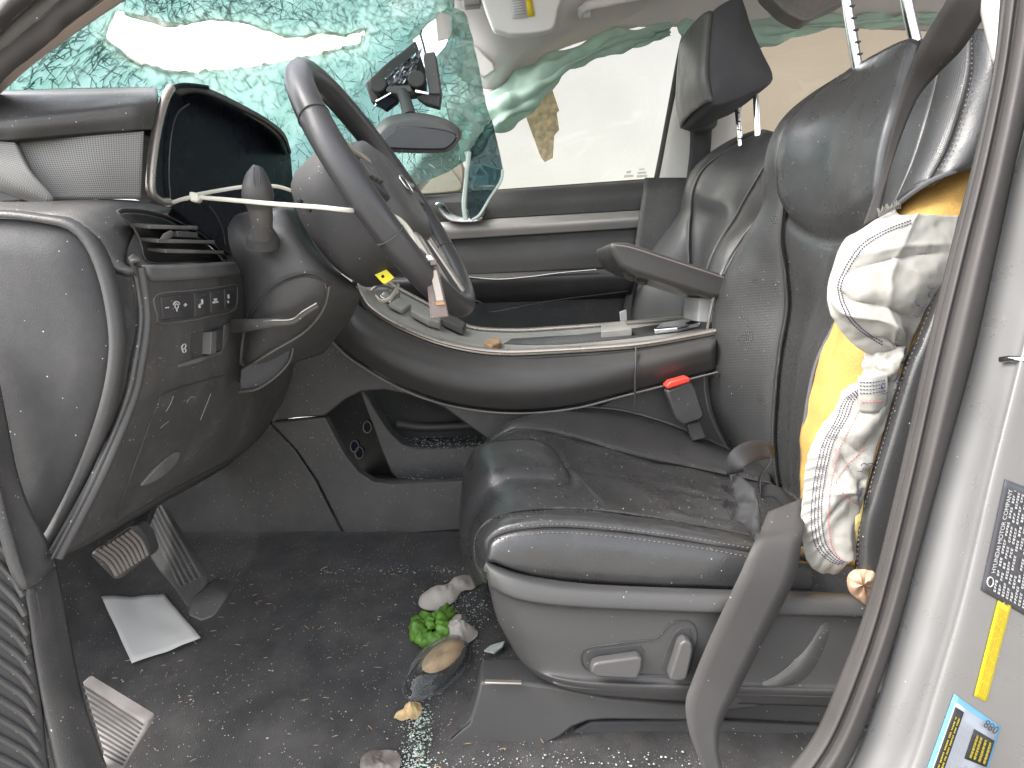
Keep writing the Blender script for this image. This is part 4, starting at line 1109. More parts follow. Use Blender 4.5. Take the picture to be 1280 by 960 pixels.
# ---- parking brake switch in its recess
rcx = hits(TS, [(237, 418), (262, 411), (287, 403), (281, 425), (275, 438), (240, 448), (236, 440)], .0008)
slab('switch_recess', rcx, .003, 'plastic_dark', db, .0006, 0, direction=(-1, 0, 0))
slab('recess_side', hits(TS, [(287, 403), (281, 425), (275, 438), (272, 436), (276, 422), (279, 406)], .0035), .004, 'plastic_light', db, .0005, 0, direction=(-1, 0, 0))
slab('recess_lip', hits(TS, [(222, 455), (240, 449), (275, 438), (275, 442), (242, 454), (222, 459)], .003), .004, 'plastic_light', db, .0005, 0, direction=(-1, 0, 0))
sw1 = slab('brake_switch', hits(TS, [(253, 414), (260, 413), (259, 440), (252, 442)], .012), .012, 'plastic_light', db, .001, 0, direction=(-1, 0, 0))
sw2 = slab('brake_switch', hits(TS, [(260.5, 413), (272, 410), (271, 436), (259.5, 440)], .008), .008, 'plastic_dark', db, .001, 0, direction=(-1, 0, 0))
T2 = bvh(sw2); icon([(266, 422), (268, 426), (266, 430), (264.5, 426)], .0008, True, sw2, T2)
T3 = bvh(sp)
icon([(227, 432), (231, 430), (231, 434), (227, 437)], .0008, True, sp, T3); icon([(227.5, 437), (231, 436), (231, 440), (228, 440)], .0008, True, sp, T3)
# ---- instrument screen and bezel
XC = -.52
scr = [(207, 249), (204, 215), (206, 172), (212, 132), (224, 114), (244, 110), (270, 116), (304, 131), (334, 147), (354, 164), (363, 186), (368, 240), (362, 310), (290, 318), (250, 290), (212, 258)]
slab('instrument_screen', np.array([PX(x, y, XC) for x, y in scr]), .02, 'gloss_black', db, .003, 0, direction=(-1, 0, 0))
tube('screen_line', np.array([PX(x, y, XC + .004) for x, y in ((213, 249), (211, 215), (214, 170), (222, 142), (236, 130))]), .0012, 'plastic_light', db, seg=6)
tube('screen_line', np.array([PX(x, y, XC + .004) for x, y in ((262, 258), (272, 272), (279, 290), (281, 305))]), .0009, 'plastic_light', db, seg=6)
loft('screen_bezel', [np.array([PX(x, y, XC + .005) for x, y in ((212, 252), (205, 242), (203, 205), (206, 165), (213, 135), (226, 123), (244, 120), (262, 122))]), np.array([PX(x, y, XC + .06) for x, y in ((204, 254), (194, 242), (194, 210), (198, 170), (206, 130), (216, 112), (232, 107), (262, 110))])], 'gloss_black', db, nu=40, thick=.004)
tube('bezel_trim', np.array([PX(x, y, XC + .062) for x, y in ((211, 253), (200, 252), (190, 243), (188, 225), (192, 185), (199, 148), (207, 122), (214, 110))]), .0058, 'satin', db, seg=10, n=40)
loft('screen_hood', [np.array([PX(x, y - 1, XC + .05) for x, y in ((216, 110), (236, 106), (262, 112), (300, 130), (335, 150), (356, 168), (364, 190))]), np.array([PX(x, y, XC + .045) for x, y in ((222, 119), (240, 115), (264, 120), (300, 137), (334, 155), (353, 172), (362, 192))]), np.array([PX(x, y, XC + .003) for x, y in ((223, 121), (241, 117), (265, 122), (301, 139), (334, 157), (352, 174), (361, 194))])], 'plastic', db, nu=40, thick=.004)
tube('hood_trim', np.array([PX(x, y, XC + .03) for x, y in ((306, 141), (325, 151), (342, 163), (354, 176), (360, 187))]), [.002, .0035, .004, .003], 'beige', db, seg=8)
# ---- steering column shroud
sh = [C([(284, 285, 1.06), (296, 268, 1.02), (330, 262, .98), (352, 258, .98), (366, 258, 1.02)]),
      C([(288, 312, 1.03), (304, 300, .97), (335, 295, .94), (370, 298, .94), (404, 322, 1.00)]),
      C([(302, 345, 1.0), (320, 342, .945), (350, 342, .925), (400, 346, .935), (446, 360, 1.02)]),
      C([(305, 395, 1.0), (320, 395, .95), (350, 392, .935), (400, 388, .96), (444, 388, 1.06)]),
      C([(302, 440, 1.01), (316, 440, .975), (345, 432, .97), (385, 420, 1.0), (428, 412, 1.10)]),
      C([(298, 478, 1.04), (312, 476, 1.02), (335, 468, 1.02), (365, 455, 1.06), (404, 442, 1.16)])]
shr = loft('column_shroud', sh, 'plastic_clean', db, nu=40, per=8, thick=.008)
TSH = bvh(shr)
alm = [(305, 420), (317, 390), (342, 360), (375, 345), (397, 347), (409, 358), (402, 385), (380, 412), (342, 435), (304, 458)]
ah = hits(TSH, alm, .001, 50, True)
ac = ah.mean(0)
gridmesh('lever_recess', np.array([ah, ac + (ah - ac) * .93 + [0, .004, 0], ac + (ah - ac) * .6 + [0, .006, 0], ac + (ah - ac) * .02 + [0, .006, 0]]) - np.array([0, .004, 0]), 'plastic', db, wrap_u=True, thick=0)
tube('recess_edge', hits(TSH, [(306, 414), (317, 388), (342, 357), (375, 342), (398, 344), (411, 357)], .0003, 40), .003, 'plastic_dark', db, seg=8, squash=.6)
tube('recess_edge', hits(TSH, [(411, 357), (404, 386), (381, 414), (342, 438), (304, 461)], .0003, 40), .0018, 'plastic_light', db, seg=8, squash=.6)
lv = hits(TSH, [(306, 408), (325, 402), (345, 396), (365, 393), (378, 384), (391, 373)], .016)
tube('tilt_lever', lv, [.010, .009, .008, .006, .004, .003], 'plastic', db, seg=8, squash=.6)
tube('tilt_lever_edge', lv[1:] + [0, -.004, .003], [.001, .0012, .001], 'satin', db, seg=6)
ph = C([(299, 488, .985), (300, 462, .985), (320, 450, .985), (365, 434, 1.0), (362, 450, 1.0), (348, 468, .99), (325, 484, .985)])
slab('coin_pocket', ph, .01, 'plastic_dark', db, .002)
tube('pocket_lip', [(299, 490, .98), (322, 486, .98), (347, 469, .985), (362, 451, .995), (366, 435, 1.0)], .0022, 'plastic_clean', db, seg=8)
# ---- stalk
stk = thing('wiper_stalk', 'grey rubbery stalk standing out of the steering column', 'stalk')
tube('stalk_base', [(328, 306, .925), (328, 296, .92), (327, 284, .915)], [.021, .020, .013], 'plastic_dark', stk, seg=18)
tube('stalk_arm', [(328, 296, .90), (327, 275, .885), (324, 255, .875), (323, 246, .87)], [.012, .013, .0145, .016], 'plastic', stk, seg=14)
tube('stalk_tip', [(324, 254, .874), (322, 240, .866), (321, 225, .862), (322, 213, .86), (323, 208, .86)], [.017, .019, .017, .013, .006], 'plastic_clean', stk, seg=14)
tube('tip_line', [(318, 209, .846), (317, 220, .843), (319, 232, .845)], .0008, 'plastic_dark', stk, seg=5)
tube('tip_line', [(324, 209, .846), (325, 221, .843), (325, 232, .845)], .0008, 'plastic_dark', stk, seg=5)

# ================================================================== STEERING WHEEL
YW = 1.02
wt, wb = P(376, 96, YW), P(566, 386, YW)
WC = (wt + wb) / 2; WU = wt - wb; WR = np.linalg.norm(WU) / 2; WU = WU / np.linalg.norm(WU)
WA = np.array([math.sin(R(5)), math.cos(R(5)), 0]); WC = WC + np.array([.017, 0, 0]); WN = np.cross(WA, WU); WN /= np.linalg.norm(WN); WU = np.cross(WN, WA) * (1 if np.dot(np.cross(WN, WA), WU) > 0 else -1); WN = WN if WN[0] > 0 else -WN
def W(a, b, c): return WC + WA * a + WU * b + WN * c
stw = thing('steering_wheel', 'black leather steering wheel with grey hub and silver spoke trims', 'steering wheel')
rows = []
for t in np.linspace(0, 2 * np.pi, 96, endpoint=False):
    rad = np.array([math.cos(t), math.sin(t)]); rr = WR * (1 - .03 * max(0, -math.sin(t)) ** 3)
    ring = []
    for s in np.linspace(0, 2 * np.pi, 18, endpoint=False):
        rw_ = .0165 + .0015 * math.cos(t) ** 2
        ring.append(W(rad[0] * (rr + rw_ * math.cos(s)), rad[1] * (rr + rw_ * math.cos(s)), rw_ * 1.05 * math.sin(s)))
    rows.append(ring)
M['rim_leather'] = mat('worn smooth wheel leather', (0.045, 0.045, 0.048), 0.36, grain=0.15, grain_scale=500)
gridmesh('rim', np.array(rows), 'rim_leather', stw, thick=0, wrap_u=True, wrap_v=True, flip=False)
for t in (R(205), R(335), R(25), R(155)):
    rr = WR
    tube('rim_seam', np.array([W(math.cos(t) * (rr + .0185 * math.cos(s)), math.sin(t) * (rr + .0185 * math.cos(s)), .0187 * math.sin(s)) for s in np.linspace(0, 6.283, 20, endpoint=False)]), .0009, 'plastic_dark', stw, seg=5, closed=True)
def ringW(ra, rb, c, n=40, p=2.6, cb=0):
    out = []
    for t in np.linspace(0, 2 * np.pi, n, endpoint=False):
        ct, st = math.cos(t), math.sin(t)
        k = (abs(ct) ** p + abs(st) ** p) ** (-1 / p)
        out.append(W(ra * k * ct, cb + rb * k * st, c))
    return out
gridmesh('hub', np.array([ringW(.088, .08, -.03), ringW(.090, .082, .000), ringW(.084, .076, .014), ringW(.062, .056, .022), ringW(.03, .027, .025), ringW(.002, .002, .026)]), 'plastic_clean', stw, thick=0, wrap_u=True)
gridmesh('hub_back', np.array([ringW(.098, .09, -.022, p=3), ringW(.106, .096, -.030, p=3), ringW(.11, .098, -.05, p=2.4), ringW(.106, .096, -.085, p=2.2, cb=.0), ringW(.095, .09, -.10, p=2, cb=.0), ringW(.07, .07, -.112, p=2), ringW(.002, .002, -.116, p=2)]), 'plastic_dark', stw, thick=0, wrap_u=True)
# emblem on the hub
tube('emblem', np.array([W(.022 * math.cos(t), .014 * math.sin(t), .0275) for t in np.linspace(0, 6.283, 24, endpoint=False)]), .0016, 'chrome', stw, seg=6, closed=True)
def spoke(a0, b0, a1, b1, w0, w1, c, m, name, depth):
    d = np.array([a1 - a0, b1 - b0]); d = d / np.linalg.norm(d); nrm = np.array([-d[1], d[0]])
    q = [(a0 + nrm[0] * w0, b0 + nrm[1] * w0), (a1 + nrm[0] * w1, b1 + nrm[1] * w1), (a1 - nrm[0] * w1, b1 - nrm[1] * w1), (a0 - nrm[0] * w0, b0 - nrm[1] * w0)]
    return slab(name, np.array([W(x, y, c) for x, y in q]), depth, m, stw, .004, direction=-WN)
for s in (-1, 1):
    spoke(s * .08, .01, s * (WR - .004), .02, .036, .026, .012, 'plastic_dark', 'spoke', .026)
    spoke(s * .09, .028, s * (WR - .015), .036, .007, .005, .017, 'satin', 'spoke_trim', .010)
    for k in range(3):
        slab('spoke_button', np.array([W(s * (.105 + .020 * k) + x, .006 + y, .018) for x, y in ((-.008, -.012), (.008, -.012), (.008, .012), (-.008, .012))]), .008, 'plastic', stw, .002, direction=-WN)
    spoke(s * .035, -.06, s * .055, -(WR - .012), .013, .010, .010, 'satin', 'lower_spoke', .016)
spoke(0, -.06, 0, -(WR - .01), .030, .036, .006, 'plastic_dark', 'spoke', .014)
# two screw holes on the hub back
for (x, y) in ((374, 251), (385, 262)):
    slab('screw', np.array([P(x + 2.6 * math.cos(t), y + 2.6 * math.sin(t), .895) for t in np.linspace(0, 6.283, 12, endpoint=False)]), .01, 'black_print', stw, .001)

# ================================================================== CABLE TIES, TAGS AND KEY STRAP ON THE WHEEL
ct = thing('cable_tie', 'long cream cable tie with its head, looped round wheel and stalk', 'cable tie')
tube('strap', [(216, 253, .905), (228, 249, .90), (242, 246, .895)], .0026, 'tie', ct, seg=8, squash=.5)
tube('strap', [(242, 246, .895), (300, 251, .85), (345, 255, .83), (400, 259, .815), (428, 262, .812), (445, 262, .83), (440, 250, .86)], .0026, 'tie', ct, seg=8, squash=.5, n=40)
tube('strap', [(242, 244, .90), (275, 238, .93), (310, 233, .95), (345, 233, .97), (370, 240, .98)], .0026, 'tie', ct, seg=8, squash=.5)
slab('head', np.array([P(x, y, .885) for x, y in ((236, 239), (246, 241), (249, 248), (247, 253), (238, 252), (236, 246))]), .012, 'tie', ct, .002)
ct2 = thing('cable_tie', 'curved white cable tie holding the key strap to the wheel', 'cable tie')
tube('strap', [(470, 262, .84), (482, 266, .90), (500, 275, .915), (513, 290, .915), (520, 308, .91), (522, 322, .905)], .0032, 'tie', ct2, seg=8, squash=.5)
slab('head', C([(517, 316), (527, 315), (528, 325), (519, 326)], .90), .012, 'yellow', ct2, .002)
ct3 = thing('cable_tie', 'short curled cream cable tie end above the console buttons', 'cable tie')
tube('strap', [(470, 370, 1.20), (476, 376, 1.18), (486, 374, 1.16), (494, 364, 1.14), (498, 355, 1.13)], .0034, 'tie', ct3, seg=8, squash=.5)
yt = slab('yellow_tag', C([(467, 342), (481, 335), (493, 347), (482, 355), (478, 354)], .97), .0015, 'yellow', None, .0004)
tag(yt, 'small square yellow paper tag with a hole under the wheel rim', 'tag')
hole = slab('tag_hole', np.array([P(478.5 + 2 * math.cos(t), 345.5 + 2 * math.sin(t), .9695) for t in np.linspace(0, 6.283, 12, endpoint=False)]), .0004, 'black_print', yt, 0)
ks = thing('key_strap', 'brown leather key strap with stitched edge and metal buckle on the wheel', 'key strap')
SK = [(531, 333), (547, 331), (561, 396), (538, 399)]
slab('strap_body', C(SK, .875), .005, 'key_leather', ks, .0015)
slab('strap_inlay', C([(537, 338), (546, 337), (555, 376), (545, 377)], .8725), .003, 'satin', ks, .001)
slab('strap_tip', C([(544, 377), (555, 376), (557, 381), (545, 382)], .8725), .003, 'straw', ks, .001)
slab('buckle', C([(524, 323), (540, 318), (546, 331), (532, 334)], .87), .008, 'chrome', ks, .002)
slab('buckle_loop', C([(536, 325), (545, 324), (547, 331), (538, 332)], .866), .004, 'key_leather', ks, .001)
for a, b in (((533, 336), (539.5, 397)), ((548, 334), (559, 394)), ((541, 396.5), (558.5, 394))):
    stitches('stitching', C([(a[0], a[1], .8742), (b[0], b[1], .8742)]), 'thread', ks, .005, .003, .0006)
tube('loop', [(525, 330, .88), (520, 322, .885), (524, 312, .885), (532, 318, .88)], .0016, 'chrome', ks, seg=6)

# ================================================================== CENTRE CONSOLE
cc = thing('centre_console', 'charcoal centre console with padded side, champagne rail and open cubby', 'centre console')
p0 = C([(440, 372, 1.42), (458, 388, 1.40), (500, 412, 1.395), (555, 432, 1.395), (620, 443, 1.395), (700, 442, 1.395), (795, 434, 1.395), (895, 418, 1.40)])
p1 = C([(432, 386, 1.38), (452, 404, 1.36), (498, 430, 1.355), (555, 450, 1.355), (620, 461, 1.355), (700, 460, 1.355), (795, 450, 1.36), (895, 430, 1.37)])
p2 = C([(422, 402, 1.37), (446, 424, 1.35), (496, 455, 1.345), (556, 478, 1.345), (625, 489, 1.345), (705, 486, 1.345), (790, 470, 1.355), (895, 446, 1.37)])
p3 = C([(410, 418, 1.38), (440, 446, 1.37), (498, 481, 1.365), (560, 503, 1.365), (635, 513, 1.365), (712, 508, 1.365), (785, 490, 1.37), (895, 462, 1.38)])
loft('side_pad', [p0, p1, p2, p3], 'leather_grey', cc, nu=70, per=8, thick=.01)
tube('pad_piping', p3 + np.array([0, -.011, -.004]), .0022, 'plastic_light', cc, seg=8, n=70)
tube('pad_joint', [(795, 434, 1.372), (795, 455, 1.350), (794, 470, 1.347), (794, 512, 1.36)], .0018, 'plastic_dark', cc, seg=6)
# rails
near = C([(447, 352, 1.43), (452, 366, 1.415), (466, 384, 1.40), (500, 405, 1.39), (555, 426, 1.385), (620, 437, 1.385), (700, 435, 1.385), (797, 428, 1.385), (870, 416, 1.39), (895, 411, 1.39)])
far = C([(484, 350, 1.66), (500, 360, 1.66), (530, 376, 1.66), (569, 397, 1.66), (592, 408, 1.66), (643, 411, 1.66), (700, 408, 1.66), (768, 403, 1.66), (840, 397, 1.66), (895, 392, 1.66)])
def rail(nm, base, w, h, m):
    G = np.array([catmull(base + np.array(o), 80) for o in ((0, 0, -h), (0, -w * .2, -h * .3), (0, 0, 0), (0, w, .001), (0, w, -h))])
    return gridmesh(nm, G, m, cc, thick=0)
rail('rail', near, .014, .011, 'satin')
tube('rail_line', near + np.array([0, -.003, -.006]), .0011, 'plastic_dark', cc, seg=5, n=80)
rail('rail', far, .014, .008, 'satin')
tube('rail_shadow_gap', near + np.array([0, .002, -.016]), .004, 'plastic_dark', cc, seg=6, n=80)
n2 = near + np.array([0, .013, -.006]); f2 = far + np.array([0, 0, -.008])
tr = loft('tray', [n2, n2 * .75 + f2 * .25 - [0, 0, .006], n2 * .25 + f2 * .75 - [0, 0, .006], f2], 'tray', cc, nu=70, per=6, thick=.008)
TT = bvh(tr)
# dark storage well with sliding cover ribs
slab('storage_well', hits(TT, [(630, 430), (640, 424), (755, 417), (842, 403), (868, 402), (866, 412), (780, 424), (700, 431)], .0015), .004, 'plastic_dark', cc, 0, direction=(0, 0, -1))
slab('tray_block', hits(TT, [(752, 424), (752, 414), (781, 411), (791, 421)], .018), .016, 'tray', cc, .002, direction=(0, 0, -1))
slab('tray_clip', hits(TT, [(818, 419), (826, 411), (862, 405), (872, 402), (876, 410), (848, 416)], .014), .012, 'chrome', cc, .003, direction=(0, 0, -1))
# gear selector buttons
def block(nm, q, h, m, bev=.003):
    p = hits(TT, q, h)
    return slab(nm, p, h - .001, m, cc, bev, direction=(0, 0, -1)) if len(p) == len(q) else None
block('selector_button', [(471, 372), (484, 364), (498, 372), (486, 381)], .010, 'chrome')
block('selector_button', [(482, 384), (496, 376), (512, 385), (500, 393)], .010, 'tray')
block('selector_plate', [(494, 368), (505, 364), (528, 380), (516, 386)], .008, 'plastic_dark')
block('selector_button', [(509, 395), (520, 390), (548, 406), (546, 412), (532, 408)], .016, 'tray')
block('selector_button', [(545, 405), (556, 399), (580, 412), (577, 420)], .018, 'plastic_clean')
block('selector_button', [(556, 398), (566, 394), (582, 404), (578, 410)], .012, 'tray')
tube('selector_ring', hits(TT, [(458, 368), (470, 361), (488, 364), (496, 372)], .01), .004, 'satin', cc, seg=8)
# lower side panels round the open cubby
YL = 1.40
slab('upper_web', np.array([P(x, y, YL) for x, y in ((405, 414), (440, 447), (500, 482), (560, 505), (640, 516), (700, 512), (660, 560), (625, 560), (590, 535), (556, 510), (520, 495), (480, 487), (452, 489), (430, 500), (406, 520), (370, 522), (338, 527), (300, 560), (330, 470))]), .03, 'plastic', cc, .003)
slab('front_panel', np.array([P(x, y, YL - .006) for x, y in ((338, 528), (406, 522), (418, 545), (432, 570), (448, 590), (466, 602), (490, 605), (560, 602), (640, 597), (640, 656), (584, 662), (500, 668), (434, 674), (416, 640), (396, 600), (370, 562))]), .03, 'plastic', cc, .003)
slab('side_panel', np.array([P(x, y, YL - .003) for x, y in ((336, 529), (368, 562), (394, 601), (414, 641), (432, 675), (380, 684), (320, 692), (240, 705), (130, 730), (130, 560), (230, 540), (290, 540))]), .03, 'plastic', cc, .002)
slab('cubby_back', C([(395, 480), (700, 480), (700, 620), (395, 620)], 1.56), .01, 'plastic_dark', cc, 0)
slab('cubby_divider', np.array([P(x, y, 1.46) for x, y in ((449, 487), (456, 490), (468, 512), (486, 540), (502, 555), (520, 561), (560, 560), (640, 557), (640, 600), (500, 604), (488, 590), (476, 560), (462, 522))]), .05, 'plastic', cc, .003)
slab('cubby_floor', np.array([P(430, 603, 1.40), P(640, 597, 1.40), P(640, 589, 1.56), P(450, 594, 1.56)]), .01, 'plastic_dark', cc, 0, direction=(0, 0, -1))
sf = slab('cubby_shelf', np.array([P(490, 560, 1.462), P(660, 556, 1.462), P(660, 545, 1.56), P(500, 548, 1.56)]), .01, 'plastic_dark', cc, 0, direction=(0, 0, -1))
tube('cubby_ledge', [(496, 530, 1.54), (530, 534, 1.54), (580, 532, 1.54), (640, 530, 1.54)], .010, 'plastic_clean', cc, seg=10)
for (x, y) in ((443, 558), (459, 534), (449, 566)):
    slab('socket', np.array([P(x + 5 * math.cos(t), y + 7 * math.sin(t), 1.455) for t in np.linspace(0, 6.283, 16, endpoint=False)]), .02, 'gloss_black', cc, .002)
    tube('socket_ring', np.array([P(x + 5 * math.cos(t), y + 7 * math.sin(t), 1.453) for t in np.linspace(0, 6.283, 16, endpoint=False)]), .0012, 'plastic_light', cc, seg=5, closed=True)
# rear lower part beside the seat
slab('rear_panel', np.array([P(x, y, 1.405) for x, y in ((755, 505), (800, 482), (850, 468), (930, 455), (960, 600), (700, 600), (690, 540))]), .03, 'plastic_clean', cc, .003)
# armrest lid standing open
lid = np.array([P(x, y, 1.40) for x, y in ((762, 303), (764, 313), (774, 332), (790, 341), (830, 354), (890, 373), (912, 374), (918, 348), (890, 338), (830, 318), (785, 303))])
slab('armrest_lid', lid, .25, 'leather_grey', cc, .010, 0, bsegs=4)
tube('lid_seam', [(766, 306, 1.395), (790, 310, 1.392), (840, 326, 1.392), (905, 347, 1.392)], .0012, 'thread', cc, seg=5)
slab('lid_latch', C([(780, 338), (795, 342), (792, 352), (784, 348)], 1.47), .03, 'plastic_dark', cc, .002)
slab('lid_latch', C([(800, 344), (812, 348), (808, 357), (800, 353)], 1.47), .05, 'plastic_dark', cc, .002)
slab('hinge_post', C([(874, 372), (896, 374), (893, 404), (872, 402)], 1.46), .12, 'visor', cc, .003)
slab('foam_scrap', C([(786, 345), (792, 350), (789, 358), (786, 372), (791, 345)], 1.66), .02, 'paper', cc, .001) if False else None
wst = slab('white_scrap', np.array([P(x, y, 1.74) for x, y in ((775, 390), (783, 387), (784, 402), (780, 408), (776, 404))]), .01, 'paper', None, .001)
tag(wst, 'small white paper scrap behind the console beside passenger seat', 'paper scrap')

# ---------------- belt buckle
bk = thing('belt_buckle', 'black seat belt buckle with red release button beside the console', 'belt buckle')
slab('buckle_body', np.array([P(x, y, 1.33) for x, y in ((833, 489), (863, 476), (870, 486), (881, 519), (876, 525), (854, 532), (846, 524))]), .03, 'plastic_dark', bk, .004)
slab('release_button', np.array([P(x, y, 1.328) for x, y in ((832, 483), (838, 477), (860, 471), (864, 474), (863, 478), (835, 487))]), .032, 'red', bk, .003)
slab('buckle_stalk', C([(858, 530), (875, 526), (884, 548), (866, 552)], 1.34), .015, 'plastic_clean', bk, .003)

# ================================================================== PASSENGER SEAT
ps = thing('passenger_seat', 'black leather passenger seat with raised headrest on steel posts', 'car seat')
Q0 = C([(948, 166, 2.10), (915, 178, 2.12), (885, 197, 2.14), (868, 215, 2.15), (858, 240, 2.15), (852, 266, 2.16), (836, 284, 2.16), (815, 310, 2.16), (797, 348, 2.16), (789, 378, 2.16), (786, 430, 2.16)])
Q1 = C([(952, 168, 2.03), (922, 181, 2.04), (893, 200, 2.05), (876, 217, 2.05), (866, 242, 2.05), (864, 266, 2.05), (862, 290, 2.03), (862, 315, 2.02), (862, 348, 2.02), (858, 378, 2.02), (852, 430, 2.02)])
Q2 = C([(962, 167, 1.93), (946, 184, 1.94), (925, 205, 1.94), (910, 225, 1.94), (900, 250, 1.94), (892, 272, 1.95), (885, 296, 1.95), (880, 322, 1.95), (876, 352, 1.95), (872, 380, 1.95), (866, 430, 1.95)])
Q3 = C([(976, 168, 1.80), (968, 186, 1.80), (955, 208, 1.80), (943, 228, 1.80), (930, 250, 1.79), (916, 276, 1.76), (900, 300, 1.75), (888, 325, 1.75), (880, 352, 1.76), (876, 380, 1.77), (872, 430, 1.78)])
Q4 = C([(985, 172, 1.74), (985, 190, 1.72), (984, 212, 1.71), (982, 232, 1.70), (976, 255, 1.69), (962, 282, 1.67), (940, 310, 1.67), (925, 335, 1.67), (915, 360, 1.67), (908, 385, 1.68), (900, 430, 1.70)])
Q5 = C([(1000, 175, 1.72), (1005, 195, 1.69), (1008, 215, 1.68), (1010, 235, 1.68), (1008, 258, 1.66), (1004, 285, 1.65), (1000, 312, 1.65), (995, 338, 1.65), (990, 362, 1.65), (985, 388, 1.66), (980, 430, 1.68)])
PG = surf([Q0, Q1, Q2, Q3, Q4, Q5], 60, 10)
patch('bolster', PG[0:11], 'leather_sheen', ps, puff=.014, dip=.004)
def pdisp(u, v): return .016 * np.clip((.42 - u) / .06, 0, 1) * (1 - np.abs(2 * v - 1) ** 4)
patch('centre_panel', PG[10:31], 'leather_sheen', ps, disp=lambda u, v: pdisp(u, v) + .004 * np.sin(u * 40) * 0, dip=.004)
patch('bolster', PG[30:51], 'leather_grey', ps, puff=.016, dip=.003)
tube('piping', PG[10] + [-.004, -.004, 0], .003, 'plastic_light', ps, seg=6, n=60)
tube('piping', PG[30] + [-.002, -.006, 0], .003, 'plastic_light', ps, seg=6, n=60)
# cushion far side, mostly hidden by the console
loft('cushion', [[(680, 470, 2.12), (740, 455, 2.12), (800, 450, 2.12)], [(690, 480, 1.95), (750, 470, 1.95), (850, 462, 1.95)], [(700, 500, 1.75), (760, 490, 1.75), (880, 480, 1.75)]], 'leather', ps, nu=20, thick=.08)
def extr(name, prof, y0, y1, m, parent, edge=.02, n=60, reps=((0, .80), (.10, .93), (.3, .985), (.5, 1.0), (.7, .985), (.9, .93), (1, .80))):
    o = catmull(np.array([P(x, y, y0) for x, y in prof]), n, True); c = o.mean(0)
    rows = [np.repeat((c + np.array([0, 0, 0]))[None], n, 0)]
    for f, s in reps:
        r = c + (o - c) * s; r[:, 1] = y0 + (y1 - y0) * f; rows.append(r)
    e = np.repeat(c[None], n, 0); e[:, 1] = y1; rows.append(e)
    return gridmesh(name, np.array(rows), m, parent, thick=0, wrap_u=True)
HP = [(886, 60), (888, 24), (896, 8), (924, -6), (932, 6), (940, 32), (955, 66), (968, 94), (962, 106), (940, 116), (915, 127), (892, 132), (884, 120), (884, 90)]
hd = extr('headrest', HP, 1.79, 2.08, 'headrest_shell', ps, reps=((0, .95), (.03, .99), (.1, 1.0), (.5, 1.01), (.9, 1.0), (.97, .99), (1, .95)))
# leather front face of the headrest
f0 = [(888, 14), (884, 60), (883, 95), (889, 128)]
rows = []
for Yq, b in ((1.785, .0), (1.82, .012), (1.93, .020), (2.04, .012), (2.085, .0)):
    rows.append(np.array([P(x, y, 1.79) for x, y in f0]) * [1, 0, 1] + np.array([-b - .004, Yq, 0]))
loft('headrest_face', rows, 'leather_sheen', ps, nu=24, per=6, thick=.012)
for (a, b, Yq) in (((920, 118), (926, 184), 1.99), ((944, 100), (947, 170), 1.86)):
    tube('headrest_post', [(a[0], a[1], Yq), (b[0], b[1], Yq)], .0075, 'chrome', ps, seg=14, n=8)
for k in range(5):
    bar('notch', P(918.5 + k * 1.1, 129 + k * 11, 1.983), P(923.5 + k * 1.1, 130 + k * 11, 1.983), .004, .003, 'plastic_dark', ps, .0006)

# passenger belt on its pillar
pb = thing('passenger_belt', 'grey passenger seat belt hanging from its pillar guide', 'seat belt')
ribbon('webbing', [(863, 160, 2.15), (862, 190, 2.14), (858, 225, 2.13), (850, 290, 2.12)], [(890, 162, 2.15), (888, 190, 2.14), (884, 225, 2.13), (878, 290, 2.12)], 'belt_dark', pb, thick=.002)
tube('belt_guide', [(858, 148, 2.14), (862, 155, 2.12), (876, 160, 2.11), (889, 156, 2.12), (893, 150, 2.14)], [.012, .016, .016, .014, .010], 'plastic_dark', pb, seg=10)
slab('guide_cover', np.array([P(x, y, 2.155) for x, y in ((856, 146), (864, 138), (885, 140), (896, 148), (892, 162), (862, 164))]), .02, 'plastic_light', pb, .006)

# ================================================================== DRIVER SEAT
ds = thing('driver_seat', 'black leather driver seat with torn side bolster and power switches', 'car seat')
E0 = C([(612, 690, 1.40), (602, 625, 1.40), (611, 568, 1.40), (630, 545, 1.40), (658, 527, 1.40), (704, 511, 1.40), (761, 511, 1.40), (805, 520, 1.40), (847, 534, 1.40), (890, 552, 1.40), (945, 578, 1.40)])
E1 = C([(602, 712, 1.27), (590, 655, 1.27), (594, 598, 1.27), (607, 560, 1.27), (628, 542, 1.27), (650, 535, 1.27), (690, 539, 1.27), (735, 551, 1.27), (795, 568, 1.27), (860, 582, 1.27), (965, 604, 1.27)])
E2 = C([(600, 728, 1.13), (584, 690, 1.13), (582, 645, 1.13), (588, 600, 1.13), (604, 575, 1.13), (632, 570, 1.13), (680, 574, 1.13), (735, 588, 1.13), (810, 604, 1.13), (880, 619, 1.13), (985, 640, 1.13)])
E3 = C([(608, 728, .985), (594, 700, .98), (594, 672, .98), (606, 654, .98), (624, 644, .985), (655, 637, .99), (705, 634, .99), (760, 638, .99), (820, 646, .99), (885, 658, .99), (1000, 682, .99)])
E4 = C([(613, 722, .945), (604, 702, .935), (604, 680, .93), (613, 662, .93), (632, 652, .93), (660, 646, .93), (705, 645, .93), (760, 649, .93), (820, 656, .93), (885, 668, .93), (1005, 690, .93)])
E5 = C([(614, 716, .915), (611, 702, .905), (610, 690, .90), (612, 676, .90), (630, 667, .898), (660, 662, .896), (705, 660, .896), (760, 664, .896), (820, 671, .896), (885, 681, .896), (1010, 702, .896)])
E6 = C([(613, 718, .905), (613, 710, .895), (614, 704, .89), (620, 704, .886), (640, 711, .884), (670, 719, .884), (710, 725, .884), (765, 729, .884), (825, 732, .884), (890, 734, .884), (1015, 738, .884)])
